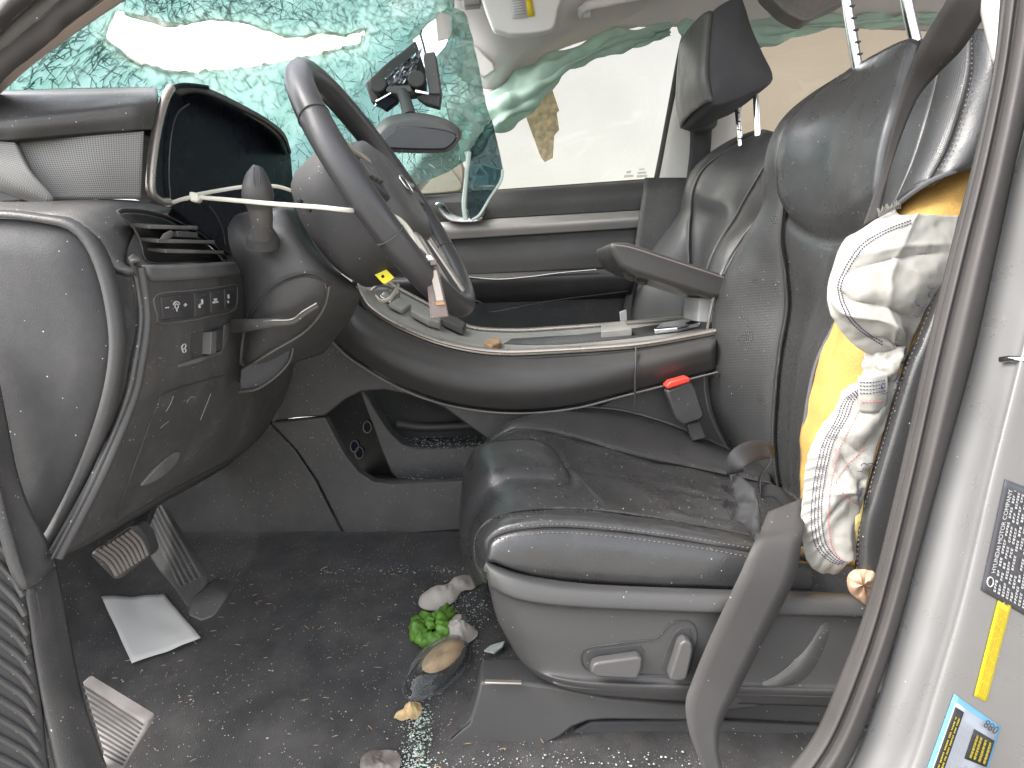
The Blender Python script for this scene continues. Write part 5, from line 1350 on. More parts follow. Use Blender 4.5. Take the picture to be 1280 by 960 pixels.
SG = surf([E0, E1, E2, E3, E4, E5, E6], 230, 14)
patch('bolster', SG[0:15], 'leather_perf', ds, puff=.012, dip=.004, thick=.02)
def cdisp(u, v):
    # raised tongue pad at the front and soft fluted channels behind it
    def sd(u, v, end, vc, half, r):
        x = np.maximum((u - end) * 2.5 + r, 0); y = np.maximum(np.abs(v - vc) - half + r, 0)
        return np.sqrt(x * x + y * y) - r
    d = sd(u, v, .485, .50, .23, .16)
    H = .011 / (1 + np.exp(d / .014)) - .009 * np.exp(-(d / .03) ** 2)
    d2 = np.abs(v - .44) - .44
    H += -.003 * np.exp(-((v - .50) / .014) ** 2) * (u > .475)
    H += -.002 * np.exp(-((v - .16) / .016) ** 2) - .002 * np.exp(-((v - .80) / .016) ** 2)
    H += .0016 * np.sin(u * 33 + 2 * np.sin(v * 6)) * (u > .5)
    return H
cush = patch('centre_panel', SG[14:43], 'leather', ds, disp=cdisp, dip=.005, thick=.02, amp=.0022, scale=16)
nb = patch('bolster', SG[42:71], 'leather', ds, puff=.006, dip=.003, thick=.02, amp=.0012, scale=22)
sd = patch('side_panel', SG[70:85], 'leather', ds, puff=.006, thick=.02, amp=.001, scale=20)
CN = gnormal(SG)
TNB = bvh(nb, sd)
sl = np.array([(618, 664), (640, 660), (675, 656), (704, 655), (760, 659), (811, 665), (880, 675), (945, 687)], float)
for o in (0, 11): stitches('stitching', hits(TNB, sl + [0, o], .0006, 120), 'thread', ds, r=.0008)
tube('piping', SG[42] + CN[42] * -.001, .0026, 'leather_grey', ds, seg=6, n=200)
tube('piping', SG[14] + CN[14] * -.001, .0022, 'leather_grey', ds, seg=6, n=110)
tube('piping', SG[0] + CN[0] * .001, .0028, 'plastic_light', ds, seg=6, n=110)
stitches('stitching', (SG[44] + CN[44] * .0015)[:110], 'thread', ds)
# plastic side shield
S = [C([(609, 699, .905), (628, 708, .897), (650, 716, .893), (690, 724, .888), (740, 730, .886), (830, 734, .886), (919, 737, .886), (1110, 742, .886)]),
     C([(607, 706, .882), (626, 716, .872), (650, 724, .865), (690, 733, .860), (740, 738, .858), (830, 742, .858), (919, 745, .858), (1110, 750, .858)]),
     C([(610, 728, .876), (630, 740, .862), (652, 748, .855), (690, 754, .851), (740, 758, .850), (830, 762, .850), (919, 765, .850), (1110, 770, .850)]),
     C([(612, 737, .884), (632, 748, .871), (654, 755, .864), (690, 761, .860), (740, 765, .859), (830, 768, .859), (919, 771, .859), (1110, 776, .859)]),
     C([(622, 775, .892), (642, 786, .876), (664, 794, .867), (700, 800, .863), (745, 804, .862), (830, 806, .862), (919, 808, .862), (1110, 812, .862)]),
     C([(644, 816, .898), (662, 828, .880), (682, 836, .870), (714, 842, .865), (755, 845, .864), (830, 848, .864), (919, 851, .864), (1110, 856, .864)]),
     C([(656, 832, .90), (674, 842, .878), (692, 848, .862), (720, 853, .856), (758, 856, .855), (830, 859, .855), (919, 861, .855), (1110, 866, .855)]),
     C([(672, 846, .91), (686, 853, .89), (702, 860, .875), (726, 866, .870), (760, 871, .868), (830, 876, .868), (919, 880, .868), (1110, 886, .868)])]
shd = loft('side_shield', S, 'plastic_clean', ds, nu=80, per=6, thick=.012)
TSD = bvh(shd)
sw = hits(TSD, [(726, 824), (728, 815), (736, 809), (780, 803), (815, 799), (826, 792), (836, 781), (850, 776), (864, 778), (870, 790), (868, 815), (863, 836), (854, 844), (800, 843), (745, 840), (731, 835)], .0006, 60, True)
tube('switch_joint', sw, .0012, 'plastic_dark', ds, seg=6, closed=True, n=90)
swr = slab('switch_recess', hits(TSD, [(731, 824), (734, 815), (742, 811), (800, 806), (805, 812), (803, 838), (795, 842), (745, 839), (733, 834)], .0008), .002, 'plastic_dark', ds, .0005)
slab('seat_switch', hits(TSD, [(736, 829), (739, 820), (746, 817), (795, 810), (800, 813), (799, 824), (794, 839), (742, 836)], .020), .018, 'switch_grey', ds, .004, bsegs=3)
slab('switch_recess', hits(TSD, [(826, 836), (832, 815), (842, 792), (852, 784), (863, 786), (865, 800), (860, 830), (855, 841), (832, 842)], .0008), .002, 'plastic_dark', ds, .0005)
slab('seat_switch', hits(TSD, [(832, 836), (845, 794), (852, 789), (860, 793), (861, 802), (854, 836), (848, 840), (836, 840)], .022), .020, 'switch_grey', ds, .004, bsegs=3)
# track cover
slab('track_cover', np.array([P(x, y, .895) for x, y in ((600, 853), (640, 852), (690, 858), (760, 873), (900, 884), (900, 902), (760, 900), (735, 902), (715, 910), (700, 922), (676, 934), (620, 942), (548, 944), (560, 925), (586, 905), (594, 880))]), .06, 'plastic_clean', ds, .004)
slab('track_front', np.array([P(x, y, y2) for x, y, y2 in ((545, 943, .90), (553, 915, .93), (588, 870, .985), (604, 850, .99), (596, 882, .90), (587, 905, .894), (562, 925, .893))]), .04, 'plastic_dark', ds, .004)
slab('track_well', C([(676, 934), (704, 922), (738, 903), (880, 901), (1100, 912), (1100, 958), (690, 945)], .91), .05, 'plastic_dark', ds, .003)
bar('track_slot', P(606, 852, .888), P(652, 853, .888), .008, .003, 'satin', ds)
# recliner cover arc behind the belt
loft('recliner_cover', [[(905, 888, .875), (960, 880, .870), (1005, 858, .868), (1040, 820, .868), (1058, 780, .868), (1066, 756, .868)], [(905, 872, .861), (955, 864, .860), (995, 842, .859), (1020, 808, .859), (1036, 775, .860), (1045, 752, .864)], [(905, 862, .866), (950, 854, .864), (985, 834, .862), (1006, 802, .866), (1018, 772, .866), (1026, 752, .868)]], 'plastic', ds, nu=30, thick=.008)
slab('base_side', C([(880, 885), (1120, 800), (1120, 1000), (880, 1000)], .92), .10, 'plastic_dark', ds, .003)
# ---- backrest
B0 = C([(1053, 104, 1.33), (1008, 132, 1.35), (981, 158, 1.37), (963, 197, 1.38), (959, 235, 1.39), (955, 264, 1.40), (927, 300, 1.41), (900, 349, 1.41), (886, 408, 1.41), (881, 464, 1.41), (887, 512, 1.41), (908, 556, 1.41), (935, 590, 1.41)])
B1 = C([(1064, 99, 1.28), (1024, 128, 1.28), (993, 157, 1.28), (981, 190, 1.28), (980, 228, 1.28), (980, 262, 1.28), (977, 300, 1.285), (982, 338, 1.285), (985, 385, 1.285), (976, 440, 1.285), (969, 510, 1.285), (968, 560, 1.285), (974, 610, 1.285)])
B2 = C([(1098, 80, 1.17), (1078, 110, 1.16), (1058, 150, 1.16), (1048, 195, 1.16), (1044, 240, 1.16), (1044, 276, 1.16), (1036, 312, 1.16), (1028, 350, 1.16), (1018, 396, 1.16), (1003, 445, 1.16), (992, 510, 1.16), (988, 560, 1.16), (990, 620, 1.16)])
B3 = C([(1150, 50, 1.02), (1138, 100, 1.01), (1124, 150, 1.00), (1112, 200, 1.00), (1104, 245, 1.00), (1098, 278, 1.00), (1084, 312, 1.01), (1066, 352, 1.03), (1044, 400, 1.05), (1018, 455, 1.06), (1005, 520, 1.06), (1001, 570, 1.06), (1002, 630, 1.06)])
BG = surf([B0, B1, B2, B3], 90, 14)
patch('bolster', BG[0:15], 'leather_perf', ds, puff=.016, dip=.005, thick=.03)
def bdisp(u, v):
    s = .40 - .05 * np.abs(2 * v - 1) ** 2.5
    H = .018 * np.clip((s - u) / .05, 0, 1) ** .7
    H -= .006 * np.exp(-((u - s) / .012) ** 2)
    H -= .002 * np.exp(-((v - .52) / .02) ** 2) * (u > s + .01)
    return H
back = patch('centre_panel', BG[14:43], 'leather', ds, disp=bdisp, dip=.004, thick=.03, amp=.0012, scale=14)
tube('piping', BG[14] + [-.003, -.003, 0], .0024, 'leather_grey', ds, seg=6, n=90)
tube('piping', BG[0] + [-.003, -.004, 0], .003, 'plastic_light', ds, seg=6, n=90)
NB = [C([(1150, 50, 1.02), (1138, 100, 1.01), (1124, 150, 1.00), (1112, 200, 1.00), (1101, 262, 1.00), (1094, 285, 1.00)]),
      C([(1180, 46, .96), (1172, 95, .95), (1158, 150, .94), (1142, 200, .94), (1122, 245, .945), (1112, 264, .95)]),
      C([(1215, 36, .905), (1213, 90, .89), (1201, 140, .885), (1186, 185, .885), (1168, 218, .89), (1160, 228, .89)]),
      C([(1242, 40, .875), (1250, 90, .865), (1246, 140, .865), (1234, 180, .865), (1218, 203, .87), (1212, 208, .875)]),
      C([(1256, 50, .90), (1268, 90, .90), (1262, 140, .90), (1250, 180, .90), (1232, 203, .90), (1226, 210, .90)])]
NG = surf(NB, 50, 8)
patch('torn_bolster', NG[0:9], 'leather', ds, thick=.008)
nbp = patch('torn_bolster', NG[8:17], 'leather_perf', ds, thick=.008, puff=.006)
patch('torn_bolster', NG[16:33], 'leather', ds, thick=.008, puff=.004, amp=.001)
NN = gnormal(NG)
stitches('stitching', NG[17] + NN[17] * .005, 'thread', ds, r=.0009)
# torn lining edge
tube('torn_edge', np.array([NG[k][-1] for k in range(0, 30)]) + [0, -.001, 0], .0035, 'lining', ds, seg=6)
tube('torn_edge', BG[42][42:] + np.array([.002, -.004, 0]), .0045, 'lining', ds, seg=6)
# yellow foam
F0 = C([(1222, 190, .915), (1175, 205, .93), (1128, 238, .955), (1098, 285, 1.00), (1066, 352, 1.02), (1044, 398, 1.045), (1018, 455, 1.06), (1004, 525, 1.06), (1000, 590, 1.05), (1002, 690, 1.05)])
F1 = C([(1224, 205, .905), (1190, 240, .90), (1150, 285, .905), (1120, 330, .93), (1090, 390, .95), (1066, 435, .965), (1045, 490, .975), (1032, 550, .975), (1028, 620, .975), (1030, 700, .975)])
F2_ = C([(1235, 215, .90), (1215, 270, .885), (1190, 320, .885), (1165, 375, .895), (1140, 430, .905), (1120, 480, .915), (1100, 535, .92), (1085, 590, .92), (1075, 650, .92), (1070, 710, .92)])
loft('foam', [F0, F1, F2_], 'foam', ds, nu=50, per=8, thick=.02, amp=.004, scale=22)
tube('foam_scrap', [(1072, 615, .875), (1068, 640, .872), (1064, 660, .873), (1070, 690, .878)], [.010, .013, .010, .008], 'pale_foam', ds, seg=10)
# outer back shell strip along the near side
D0 = C([(1222, 232, .885), (1204, 270, .878), (1188, 307, .872), (1145, 421, .866), (1129, 457, .866), (1103, 543, .866), (1083, 612, .866), (1073, 650, .866), (1068, 712, .87)])
D1 = C([(1232, 240, .86), (1216, 280, .855), (1200, 318, .85), (1160, 425, .846), (1142, 470, .846), (1116, 555, .846), (1096, 620, .846), (1084, 662, .846), (1080, 720, .85)])
D2 = C([(1262, 250, .855), (1250, 290, .85), (1236, 330, .845), (1200, 430, .842), (1180, 480, .842), (1150, 565, .842), (1128, 630, .842), (1115, 672, .842), (1105, 740, .845)])
SH = surf([D0, D1, D2], 60, 8)
patch('back_shell', SH, 'leather', ds, thick=.015)
stitches('stitching', SH[3] + gnormal(SH)[3] * .001, 'thread', ds, r=.0008)
# back of the backrest closes the seat from behind
loft('back_cover', [C([(1075, 95, 1.36), (1060, 200, 1.42), (1020, 330, 1.43), (960, 470, 1.43), (960, 600, 1.43)]), C([(1260, 40, .92), (1300, 130, .92), (1290, 300, .92), (1230, 480, .92), (1160, 690, .92)])], 'plastic_dark', ds, nu=20, per=8, thick=.01)
# headrest posts
tube('headrest_post', [(1056, -20, 1.22), (1063, 30, 1.22), (1073, 92, 1.22)], .0085, 'chrome', ds, seg=16, n=10)
tube('headrest_post', [(1130, -20, 1.07), (1136, 15, 1.07), (1146, 58, 1.07)], .0085, 'chrome', ds, seg=16, n=10)
for k in range(5):
    bar('notch', P(1061.5 + k * 2.4, 8 + k * 15, 1.2115), P(1068.5 + k * 2.4, 7 + k * 15, 1.2115), .004, .003, 'plastic_dark', ds, .0006)
slab('post_collar', np.array([P(x, y, 1.20) for x, y in ((1054, 99), (1062, 92), (1080, 82), (1088, 80), (1084, 90), (1066, 101))]), .05, 'plastic_dark', ds, .003)
slab('post_collar', np.array([P(x, y, 1.05) for x, y in ((1122, 66), (1134, 58), (1152, 48), (1162, 46), (1156, 58), (1136, 70))]), .05, 'plastic_dark', ds, .003)

# ================================================================== SIDE AIRBAG CLOTH
ab = thing('side_airbag', 'deflated off-white side airbag hanging from the torn driver seat bolster', 'airbag')
# upper lobe
U0 = C([(1118, 262, .905), (1085, 280, .90), (1055, 302, .895), (1040, 335, .89), (1034, 365, .887), (1040, 395, .885), (1056, 420, .885), (1080, 440, .885), (1110, 452, .885)])
U1 = C([(1130, 272, .885), (1105, 292, .872), (1082, 315, .865), (1065, 342, .862), (1060, 368, .86), (1064, 392, .86), (1080, 412, .862), (1100, 428, .865), (1118, 445, .875)])
U2 = C([(1160, 268, .876), (1146, 296, .862), (1132, 322, .854), (1118, 350, .852), (1112, 376, .852), (1112, 398, .854), (1114, 416, .856), (1118, 432, .860), (1126, 450, .868)])
U3 = C([(1202, 268, .872), (1196, 298, .868), (1184, 332, .866), (1170, 364, .864), (1158, 392, .864), (1150, 414, .864), (1142, 434, .866), (1136, 450, .867), (1130, 464, .868)])
def crease(d, w): return np.exp(-np.abs(d) / w)
def udisp(u, v):
    H = .006 * np.sin((u * 1.3 + v * .8) * 6.0) * v
    e = np.clip(v * 4, 0, 1) * np.clip((1 - v) * 5, 0, 1)
    H += e * (-.012 * crease(u - .60 - .22 * (v - .5), .035) + .008 * crease(u - .69 - .30 * (v - .5), .03) - .007 * crease(u - .80 - .1 * v, .025)
              - .006 * crease(u - .36 + .25 * (v - .5), .03) + .005 * crease(u - .28 + .2 * (v - .5), .025) + .004 * crease(v - .62 - .2 * (u - .4), .03))
    return H
UG = surf([U0, U1, U2, U3], 100, 20)
up_ = patch('cloth', UG, 'airbag', ab, thick=.0015, disp=udisp, amp=.0035, scale=26)
TU = bvh(up_)
for o in (0, 3.5):
    h = hits(TU, [(1139 + o * .2, 276 + o), (1110, 287 + o), (1078 + o * .6, 306 + o), (1058 + o, 333 + o * .7), (1048 + o, 360), (1054 + o, 386 - o * .5), (1070 + o * .6, 408 - o * .8), (1092, 424 - o * .9), (1106, 432 - o)], .0012, 60)
    stitches('stitch_line', h, 'navy', ab, .0034, .0034, .0010)
# frayed edge at the top
rngf = np.random.RandomState(5)
for k in range(26):
    x = 1098 + k * 1.1; y = 271 - k * .45 + rngf.uniform(-1, 1)
    tube('fray', C([(x, y, .898), (x - .6 + rngf.uniform(-1, 1), y - 4, .895), (x + rngf.uniform(-2, 1), y - rngf.uniform(5, 11), .893)]), .0006, 'airbag', ab, seg=4, n=5)
# knotted middle
kn = loft('cloth', [C([(1092, 432, .90), (1076, 444, .895), (1080, 462, .89), (1072, 476, .888), (1076, 500, .886)]), C([(1108, 436, .872), (1098, 450, .862), (1102, 466, .862), (1098, 480, .862), (1100, 500, .868)]), C([(1134, 430, .866), (1128, 450, .856), (1122, 468, .858), (1118, 484, .862), (1112, 505, .868)])], 'airbag', ab, nu=40, per=12, thick=.0015, amp=.014, scale=26, seed=3)
# lower lobe
L0 = C([(1078, 470, .895), (1056, 486, .89), (1046, 505, .888), (1020, 545, .886), (1008, 580, .884), (1002, 625, .882), (1001, 665, .882), (1006, 695, .882), (1022, 714, .882), (1048, 719, .882)])
L1 = C([(1090, 474, .870), (1072, 492, .870), (1062, 512, .868), (1044, 548, .866), (1034, 582, .864), (1029, 625, .862), (1029, 660, .862), (1032, 684, .864), (1042, 698, .866), (1058, 706, .86)])
L2 = C([(1106, 474, .862), (1094, 498, .858), (1087, 520, .856), (1075, 552, .855), (1065, 585, .854), (1058, 620, .854), (1054, 652, .856), (1055, 674, .857), (1060, 688, .86), (1066, 700, .86)])
L3 = C([(1126, 466, .864), (1118, 492, .862), (1110, 520, .86), (1098, 555, .86), (1088, 588, .86), (1080, 620, .86), (1074, 645, .86), (1071, 665, .86), (1070, 682, .862), (1070, 700, .864)])
def ldisp(u, v):
    e = np.clip((v - .3) * 5, 0, 1) * np.clip((1 - v) * 5, 0, 1)
    H = e * (.004 * np.sin(u * 18 + v * 5) - .009 * crease(u - .42 - .35 * (v - .5), .03) + .007 * crease(u - .52 - .4 * (v - .5), .03) - .008 * crease(u - .70 + .3 * (v - .5), .025) + .005 * crease(u - .60, .02) - .006 * crease(u - .25 - .2 * v, .025))
    H += .0016 * np.sin(u * 130) * np.exp(-((v - .12) / .16) ** 2)
    return H
LG = surf([L0, L1, L2, L3], 130, 18)
lo_ = patch('cloth', LG, 'airbag', ab, thick=.0015, disp=ldisp, amp=.0035, scale=28, seed=8)
TLO = bvh(lo_)
base = np.array([(1074, 487), (1056, 500), (1046, 525), (1030, 552), (1020, 590), (1015, 630), (1015, 660), (1021, 684), (1036, 700), (1052, 706)], float)
for o in range(4):
    h = hits(TLO, base + np.array([o * 4.2, -o * .6]) * np.array([1, 1]), .0012, 70)
    stitches('stitch_line', h, 'navy', ab, .0034, .0034, .0009)
h = hits(TLO, base[1:-1] + np.array([21, 4]), .0012, 50)
stitches('stitch_line', h, 'red_thread', ab, .004, .004, .0006)
h = hits(TLO, [(1082, 560), (1060, 580), (1046, 600), (1050, 612), (1064, 625), (1072, 632)], .0012, 40)
stitches('stitch_line', h, 'red_thread', ab, .004, .004, .0006)
# folded tab with four rows of stitching
tb = loft('tab', [C([(1072, 470, .86), (1090, 470, .852), (1110, 466, .856)]), C([(1073, 495, .856), (1092, 494, .848), (1110, 490, .852)]), C([(1074, 515, .860), (1092, 516, .852), (1106, 514, .858)])], 'airbag', ab, nu=20, per=6, thick=.0015)
TTB = bvh(tb)
for k in range(4):
    h = hits(TTB, [(1074, 478 + k * 4.4), (1090, 478 + k * 4.4), (1106, 475 + k * 4.4)], .0012, 20)
    if len(h) > 3: stitches('stitch_line', h, 'navy', ab, .0036, .0036, .0009)
h = hits(TTB, [(1076, 502), (1090, 502), (1104, 500)], .0012, 14)
if len(h) > 3: stitches('stitch_line', h, 'red_thread', ab, .004, .004, .0007)
for k in range(14):
    x, y = [(1168, 360), (1162, 372), (1158, 380), (1150, 392), (1120, 480), (1116, 488), (1110, 490), (1076, 582), (1080, 585), (1072, 612), (1150, 382), (1104, 486), (1118, 476), (1085, 580)][k]
    a = rngf.uniform(0, 6.28)
    tube('loose_thread', C([(x, y, .85), (x + 5 * math.cos(a), y + 5 * math.sin(a), .842), (x + 9 * math.cos(a + .6), y + 9 * math.sin(a + .6), .846)]), .0005, 'navy', ab, seg=4, n=6)

# ================================================================== DRIVER BELT
sbt = thing('driver_belt', 'taupe driver seat belt running over shoulder and hanging across the seat side', 'seat belt')
ribbon('shoulder_webbing', [(1190, -25, .80), (1183, 0, .805), (1152, 52, .85), (1132, 98, .885), (1119, 148, .905), (1103, 213, .925), (1088, 255, .935), (1078, 284, .94)],
       [(1262, -25, .775), (1244, 0, .785), (1205, 59, .83), (1176, 89, .87), (1148, 122, .893), (1124, 178, .912), (1106, 235, .925), (1097, 275, .93)], 'belt', sbt, n=60, thick=.0014)
ribbon('lap_webbing', [(960, 640, .90), (950, 665, .875), (942, 680, .855), (925, 718, .842), (905, 760, .838), (884, 806, .834), (866, 850, .83), (857, 880, .822), (862, 915, .81), (874, 950, .80), (886, 985, .79)],
       [(1008, 620, .905), (1006, 650, .88), (1003, 672, .855), (994, 722, .842), (970, 772, .838), (945, 820, .834), (922, 866, .83), (904, 900, .822), (898, 930, .81), (902, 958, .80), (910, 990, .79)], 'belt', sbt, n=70, thick=.0014, amp=.001)
tbs = thing('torn_webbing', 'torn shredded strip of dark belt cloth curled on the seat corner', 'torn strip')
# torn strip: irregular sheet and loop
ts = np.array([(896, 603), (908, 607), (918, 612), (914, 604), (912, 594), (922, 592), (934, 602), (945, 612), (949, 632), (951, 660), (949, 683), (938, 668), (930, 655), (913, 649), (909, 638), (905, 633), (897, 629), (908, 624), (922, 630), (917, 622), (906, 614)], float)
V2 = [tuple(p) for p in ts]
inn = []
for x in np.arange(896, 952, 5):
    for y in np.arange(592, 684, 5):
        if inside((x, y), V2): inn.append((x, y))
res = delaunay_2d_cdt([Vector(p) for p in V2 + inn], [], [], 0, 1e-5)
vv = [tuple(v) for v in res[0]]; ff = [tuple(f) for f in res[2] if inside(np.mean([vv[i] for i in f], 0), V2)]
V3 = np.array([P(x, y, .93 - .0006 * (y - 600) + .012 * math.sin((x - 900) * .08) + .006 * noise.noise(Vector((x * .08, y * .08, 1)))) for x, y in vv])
mesh('torn_sheet', V3, ff, 'torn', tbs, thick=.0015)
lp0 = C([(908, 594, .96), (908, 575, .95), (918, 560, .95), (938, 551, .97), (958, 552, 1.0), (968, 560, 1.01), (967, 572, .99), (958, 584, .97), (950, 594, .955), (948, 606, .95)])
lp1 = C([(930, 590, .93), (928, 586, .925), (934, 580, .925), (945, 577, .94), (956, 574, .96), (965, 572, .965), (962, 582, .95), (954, 592, .94), (951, 606, .93), (952, 622, .925)])
ribbon('loop', lp0, lp1, 'torn', tbs, n=50, thick=.0012)
ribbon('tail', [(952, 606, .94), (968, 606, .94), (984, 620, .935), (1000, 640, .93)], [(952, 622, .93), (968, 622, .93), (984, 636, .925), (1000, 650, .92)], 'torn', tbs, thick=.0014)

# ================================================================== PEDALS AND FOOTREST
bp_ = thing('brake_pedal', 'ribbed rubber brake pedal with worn edges under the dash', 'pedal')
BP = [(112, 694), (120, 686), (160, 658), (172, 657), (182, 668), (189, 688), (188, 695), (150, 724), (142, 725)]
pad = slab('pedal_pad', np.array([P(x, y, .98 + .0009 * (x - 150)) for x, y in BP]), .025, 'plastic', bp_, .005, bsegs=3)
for k in range(9):
    t = k / 8
    a = np.array((118 + t * 44, 690 - t * 28), float); b = np.array((146 + t * 38, 719 - t * 25), float)
    mid_ = (a + b) / 2 + np.array([3.2, -2.2])
    tube('rib', np.array([P(p[0], p[1], .976 + .0009 * (p[0] - 150)) for p in (a, mid_, b)]), .0030, 'pedal_rubber', bp_, seg=8, n=8)
bar('pedal_arm', P(160, 700, 1.02), P(200, 600, 1.12), .02, .012, 'plastic_dark', bp_)
ap = thing('accelerator_pedal', 'long ribbed accelerator pedal hinged on the floor', 'pedal')
AP = [(178, 640), (194, 630), (206, 640), (258, 722), (256, 735), (238, 760), (232, 758), (216, 735), (196, 712), (182, 690)]
def apY(x, y): return 1.16 - .0012 * (y - 640)
slab('pedal_plate', np.array([P(x, y, apY(x, y)) for x, y in AP]), .016, 'plastic', ap, .004, bsegs=3)
for k in range(5):
    a = (181 + k * 5, 642 - k * 2.4); b = (225 + k * 6.4, 733 - k * 3.0)
    tube('rib', np.array([P(a[0], a[1], apY(*a) - .002), P((a[0] + b[0]) / 2, (a[1] + b[1]) / 2, apY(0, (a[1] + b[1]) / 2) - .002), P(b[0], b[1], apY(*b) - .002)]), .0022, 'plastic_light', ap, seg=6, n=8)
hp_ = np.array([P(x, y, apY(x, y) - .006) for x, y in ((234, 760), (240, 748), (256, 734), (278, 738), (284, 746), (268, 772), (250, 778), (232, 770))])
slab('hinge_base', hp_, .04, 'plastic', ap, .006, bsegs=3)
for o_ in (ct, ct2, ct3): o_['group'] = 'cable ties on the steering wheel'
for o_ in (bl, yl, ul): o_['group'] = 'stickers on the door pillar'
fr_ = thing('footrest', 'worn grey ribbed footrest at the door sill', 'footrest')
FR = [(102, 852), (183, 902), (184, 910), (152, 960), (140, 985), (120, 985), (128, 940)]
slab('footrest_pad', np.array([P(x, y, .80 - .0008 * (y - 850)) for x, y in FR]), .02, 'footrest', fr_, .003)
for k in range(11):
    t = k / 10
    a = (104 + t * 26, 858 + t * 85); b = (178 - t * 24, 906 + t * 50)
    tube('rib', np.array([P(a[0], a[1], .797 - .0008 * (a[1] - 850)), P(b[0], b[1], .797 - .0008 * (b[1] - 850))]), .0011, 'plastic_dark', fr_, seg=6, n=4)

# ================================================================== LITTER ON THE FLOOR
def fz(px, py, h=0): return PF(px, py, .004 + h)
pp = [fz(127, 752), fz(205, 746), fz(251, 801), fz(165, 833)]
G = np.zeros((14, 14, 3))
for j in range(14):
    for i in range(14):
        u, v = i / 13, j / 13
        q = (pp[0] * (1 - u) + pp[1] * u) * (1 - v) + (pp[3] * (1 - u) + pp[2] * u) * v
        G[j, i] = q + np.array([0, 0, .004 + .004 * (1 - u) * (1 - v) + .003 * abs(u - .5) + .003 * noise.noise(Vector((u * 3, v * 3, 0)))])
po = gridmesh('paper_sheet', G, 'paper', None, thick=.0004)
tag(po, 'plain white sheet of paper on the carpet below the pedals', 'paper')
def crumpled(name, outline, h, m, seed, amp=.008, n=22, base=0, sc=30):
    o = np.array(outline, float); c = o.mean(0); rows = []
    oo = catmull(o, 44, True)
    for s in np.linspace(0.03, 1, n):
        r = []
        for p in oo:
            q = c + (p - c) * s
            z = h * (1 - s ** 2.2) + amp * noise.fractal(Vector((q[0] * .01 * sc / 10, q[1] * .01 * sc / 10, seed)), 1, 2, 4) * (1.05 - s * .6)
            r.append(fz(q[0], q[1], 0) + np.array([0, -max(0, z) * .3, max(.001, z + .002 + base)]))
        rows.append(r)
    return gridmesh(name, np.array(rows), m, None, wrap_u=True, thick=.001)
n1 = crumpled('tissue', [(523, 757), (528, 745), (545, 738), (558, 733), (572, 722), (588, 719), (600, 726), (592, 737), (577, 742), (568, 754), (550, 763), (532, 764)], .016, 'napkin', 1, .012)
tag(n1, 'long twisted white tissue on the carpet in front of the seat', 'tissue')
n2_ = crumpled('tissue', [(552, 788), (566, 776), (578, 769), (584, 776), (580, 784), (596, 788), (596, 796), (584, 806), (578, 812), (560, 808), (550, 800)], .024, 'napkin', 7, .018)
tag(n2_, 'crumpled white tissue lying against the green glove', 'tissue')
for o_ in (n1, n2_): o_['group'] = 'tissues on the carpet'
gl_ = thing('green_glove', 'bright green rubber glove scrap knotted on the carpet', 'glove')
def fp(px, py, h): return fz(px, py, 0) + np.array([0, 0, h])
roughen(tube('twist', np.array([fp(532, 778, .012), fp(523, 790, .012), fp(526, 803, .012), fp(540, 810, .012), fp(552, 803, .014), fp(553, 790, .02), fp(543, 784, .018), fp(537, 792, .02), fp(541, 800, .02)]), [.010, .015, .014, .012, .014, .012, .010, .010, .006], 'green', gl_, seg=18, n=110), .007, 70)
for k, (x, y) in enumerate(((552, 768), (558, 764), (564, 768), (566, 774))):
    tube('finger', np.array([fp(551, 792, .015), fp(552 + k * 2, 784, .018), fp(x, y + 4, .015), fp(x + 1, y, .010)]), [.008, .007, .006, .004], 'green', gl_, seg=8, n=16)
cl = thing('plastic_lid', 'clear round plastic cup lid smeared with tan residue', 'plastic lid')
lc = fz(547, 843); lu = (fz(526, 880) - fz(568, 808)) / 2; lvv = (fz(584, 838) - fz(511, 850)) / 2
def lidring(s, h, off=(0, 0)):
    return np.array([lc + lu * s * math.cos(t) + lvv * s * math.sin(t) + np.array([0, 0, h]) for t in np.linspace(0, 6.283, 48, endpoint=False)])
gridmesh('dome', np.array([lidring(1.0, .006), lidring(1.02, .010), lidring(.99, .013), lidring(.90, .013), lidring(.86, .020), lidring(.80, .030), lidring(.60, .033), lidring(.3, .034), lidring(.02, .034)]), 'lid', cl, wrap_u=True, thick=.0008)
tube('lid_rim', lidring(1.0, .009), .0022, 'lid', cl, seg=8, closed=True)
M['residue'] = mat('tan residue', (0.62, 0.42, 0.24), 0.7, mottle=0.3, mottle_scale=40)
res_ = catmull(np.array([lc + lu * a + lvv * b + np.array([0, 0, .022]) for a, b in ((-.78, -.2), (-.7, .5), (-.2, .72), (.25, .55), (.42, .1), (.2, -.4), (-.3, -.55))]), 30, True)
gridmesh('residue', np.array([res_, res_.mean(0) + (res_ - res_.mean(0)) * .5 + [0, 0, .003], res_.mean(0) + (res_ - res_.mean(0)) * .02 + [0, 0, .004]]), 'residue', cl, wrap_u=True, thick=.001)
tn = crumpled('debris_clump', [(492, 900), (500, 893), (512, 884), (522, 878), (528, 886), (524, 898), (508, 902)], .012, 'dust_tan', 4, .014, sc=60)
tag(tn, 'brown crumbly clump of debris beside the clear lid', 'debris')
sh_ = slab('glass_shard', np.array([fp(605, 820, .010), fp(613, 815, .012), fp(631, 811, .014), (fp(628, 817, .012)), fp(618, 823, .010)]), .003, 'glass_bit', None, .0005, direction=(0, 0, -1))
tag(sh_, 'single pale glass shard on the carpet by the seat shield', 'glass shard')
wr = crumpled('wrapper', [(452, 950), (466, 940), (488, 938), (500, 944), (498, 962), (470, 972), (452, 966)], .005, 'wrapper', 9, .010)
tag(wr, 'dirty crumpled wrapper on the carpet beside the seat track', 'wrapper')
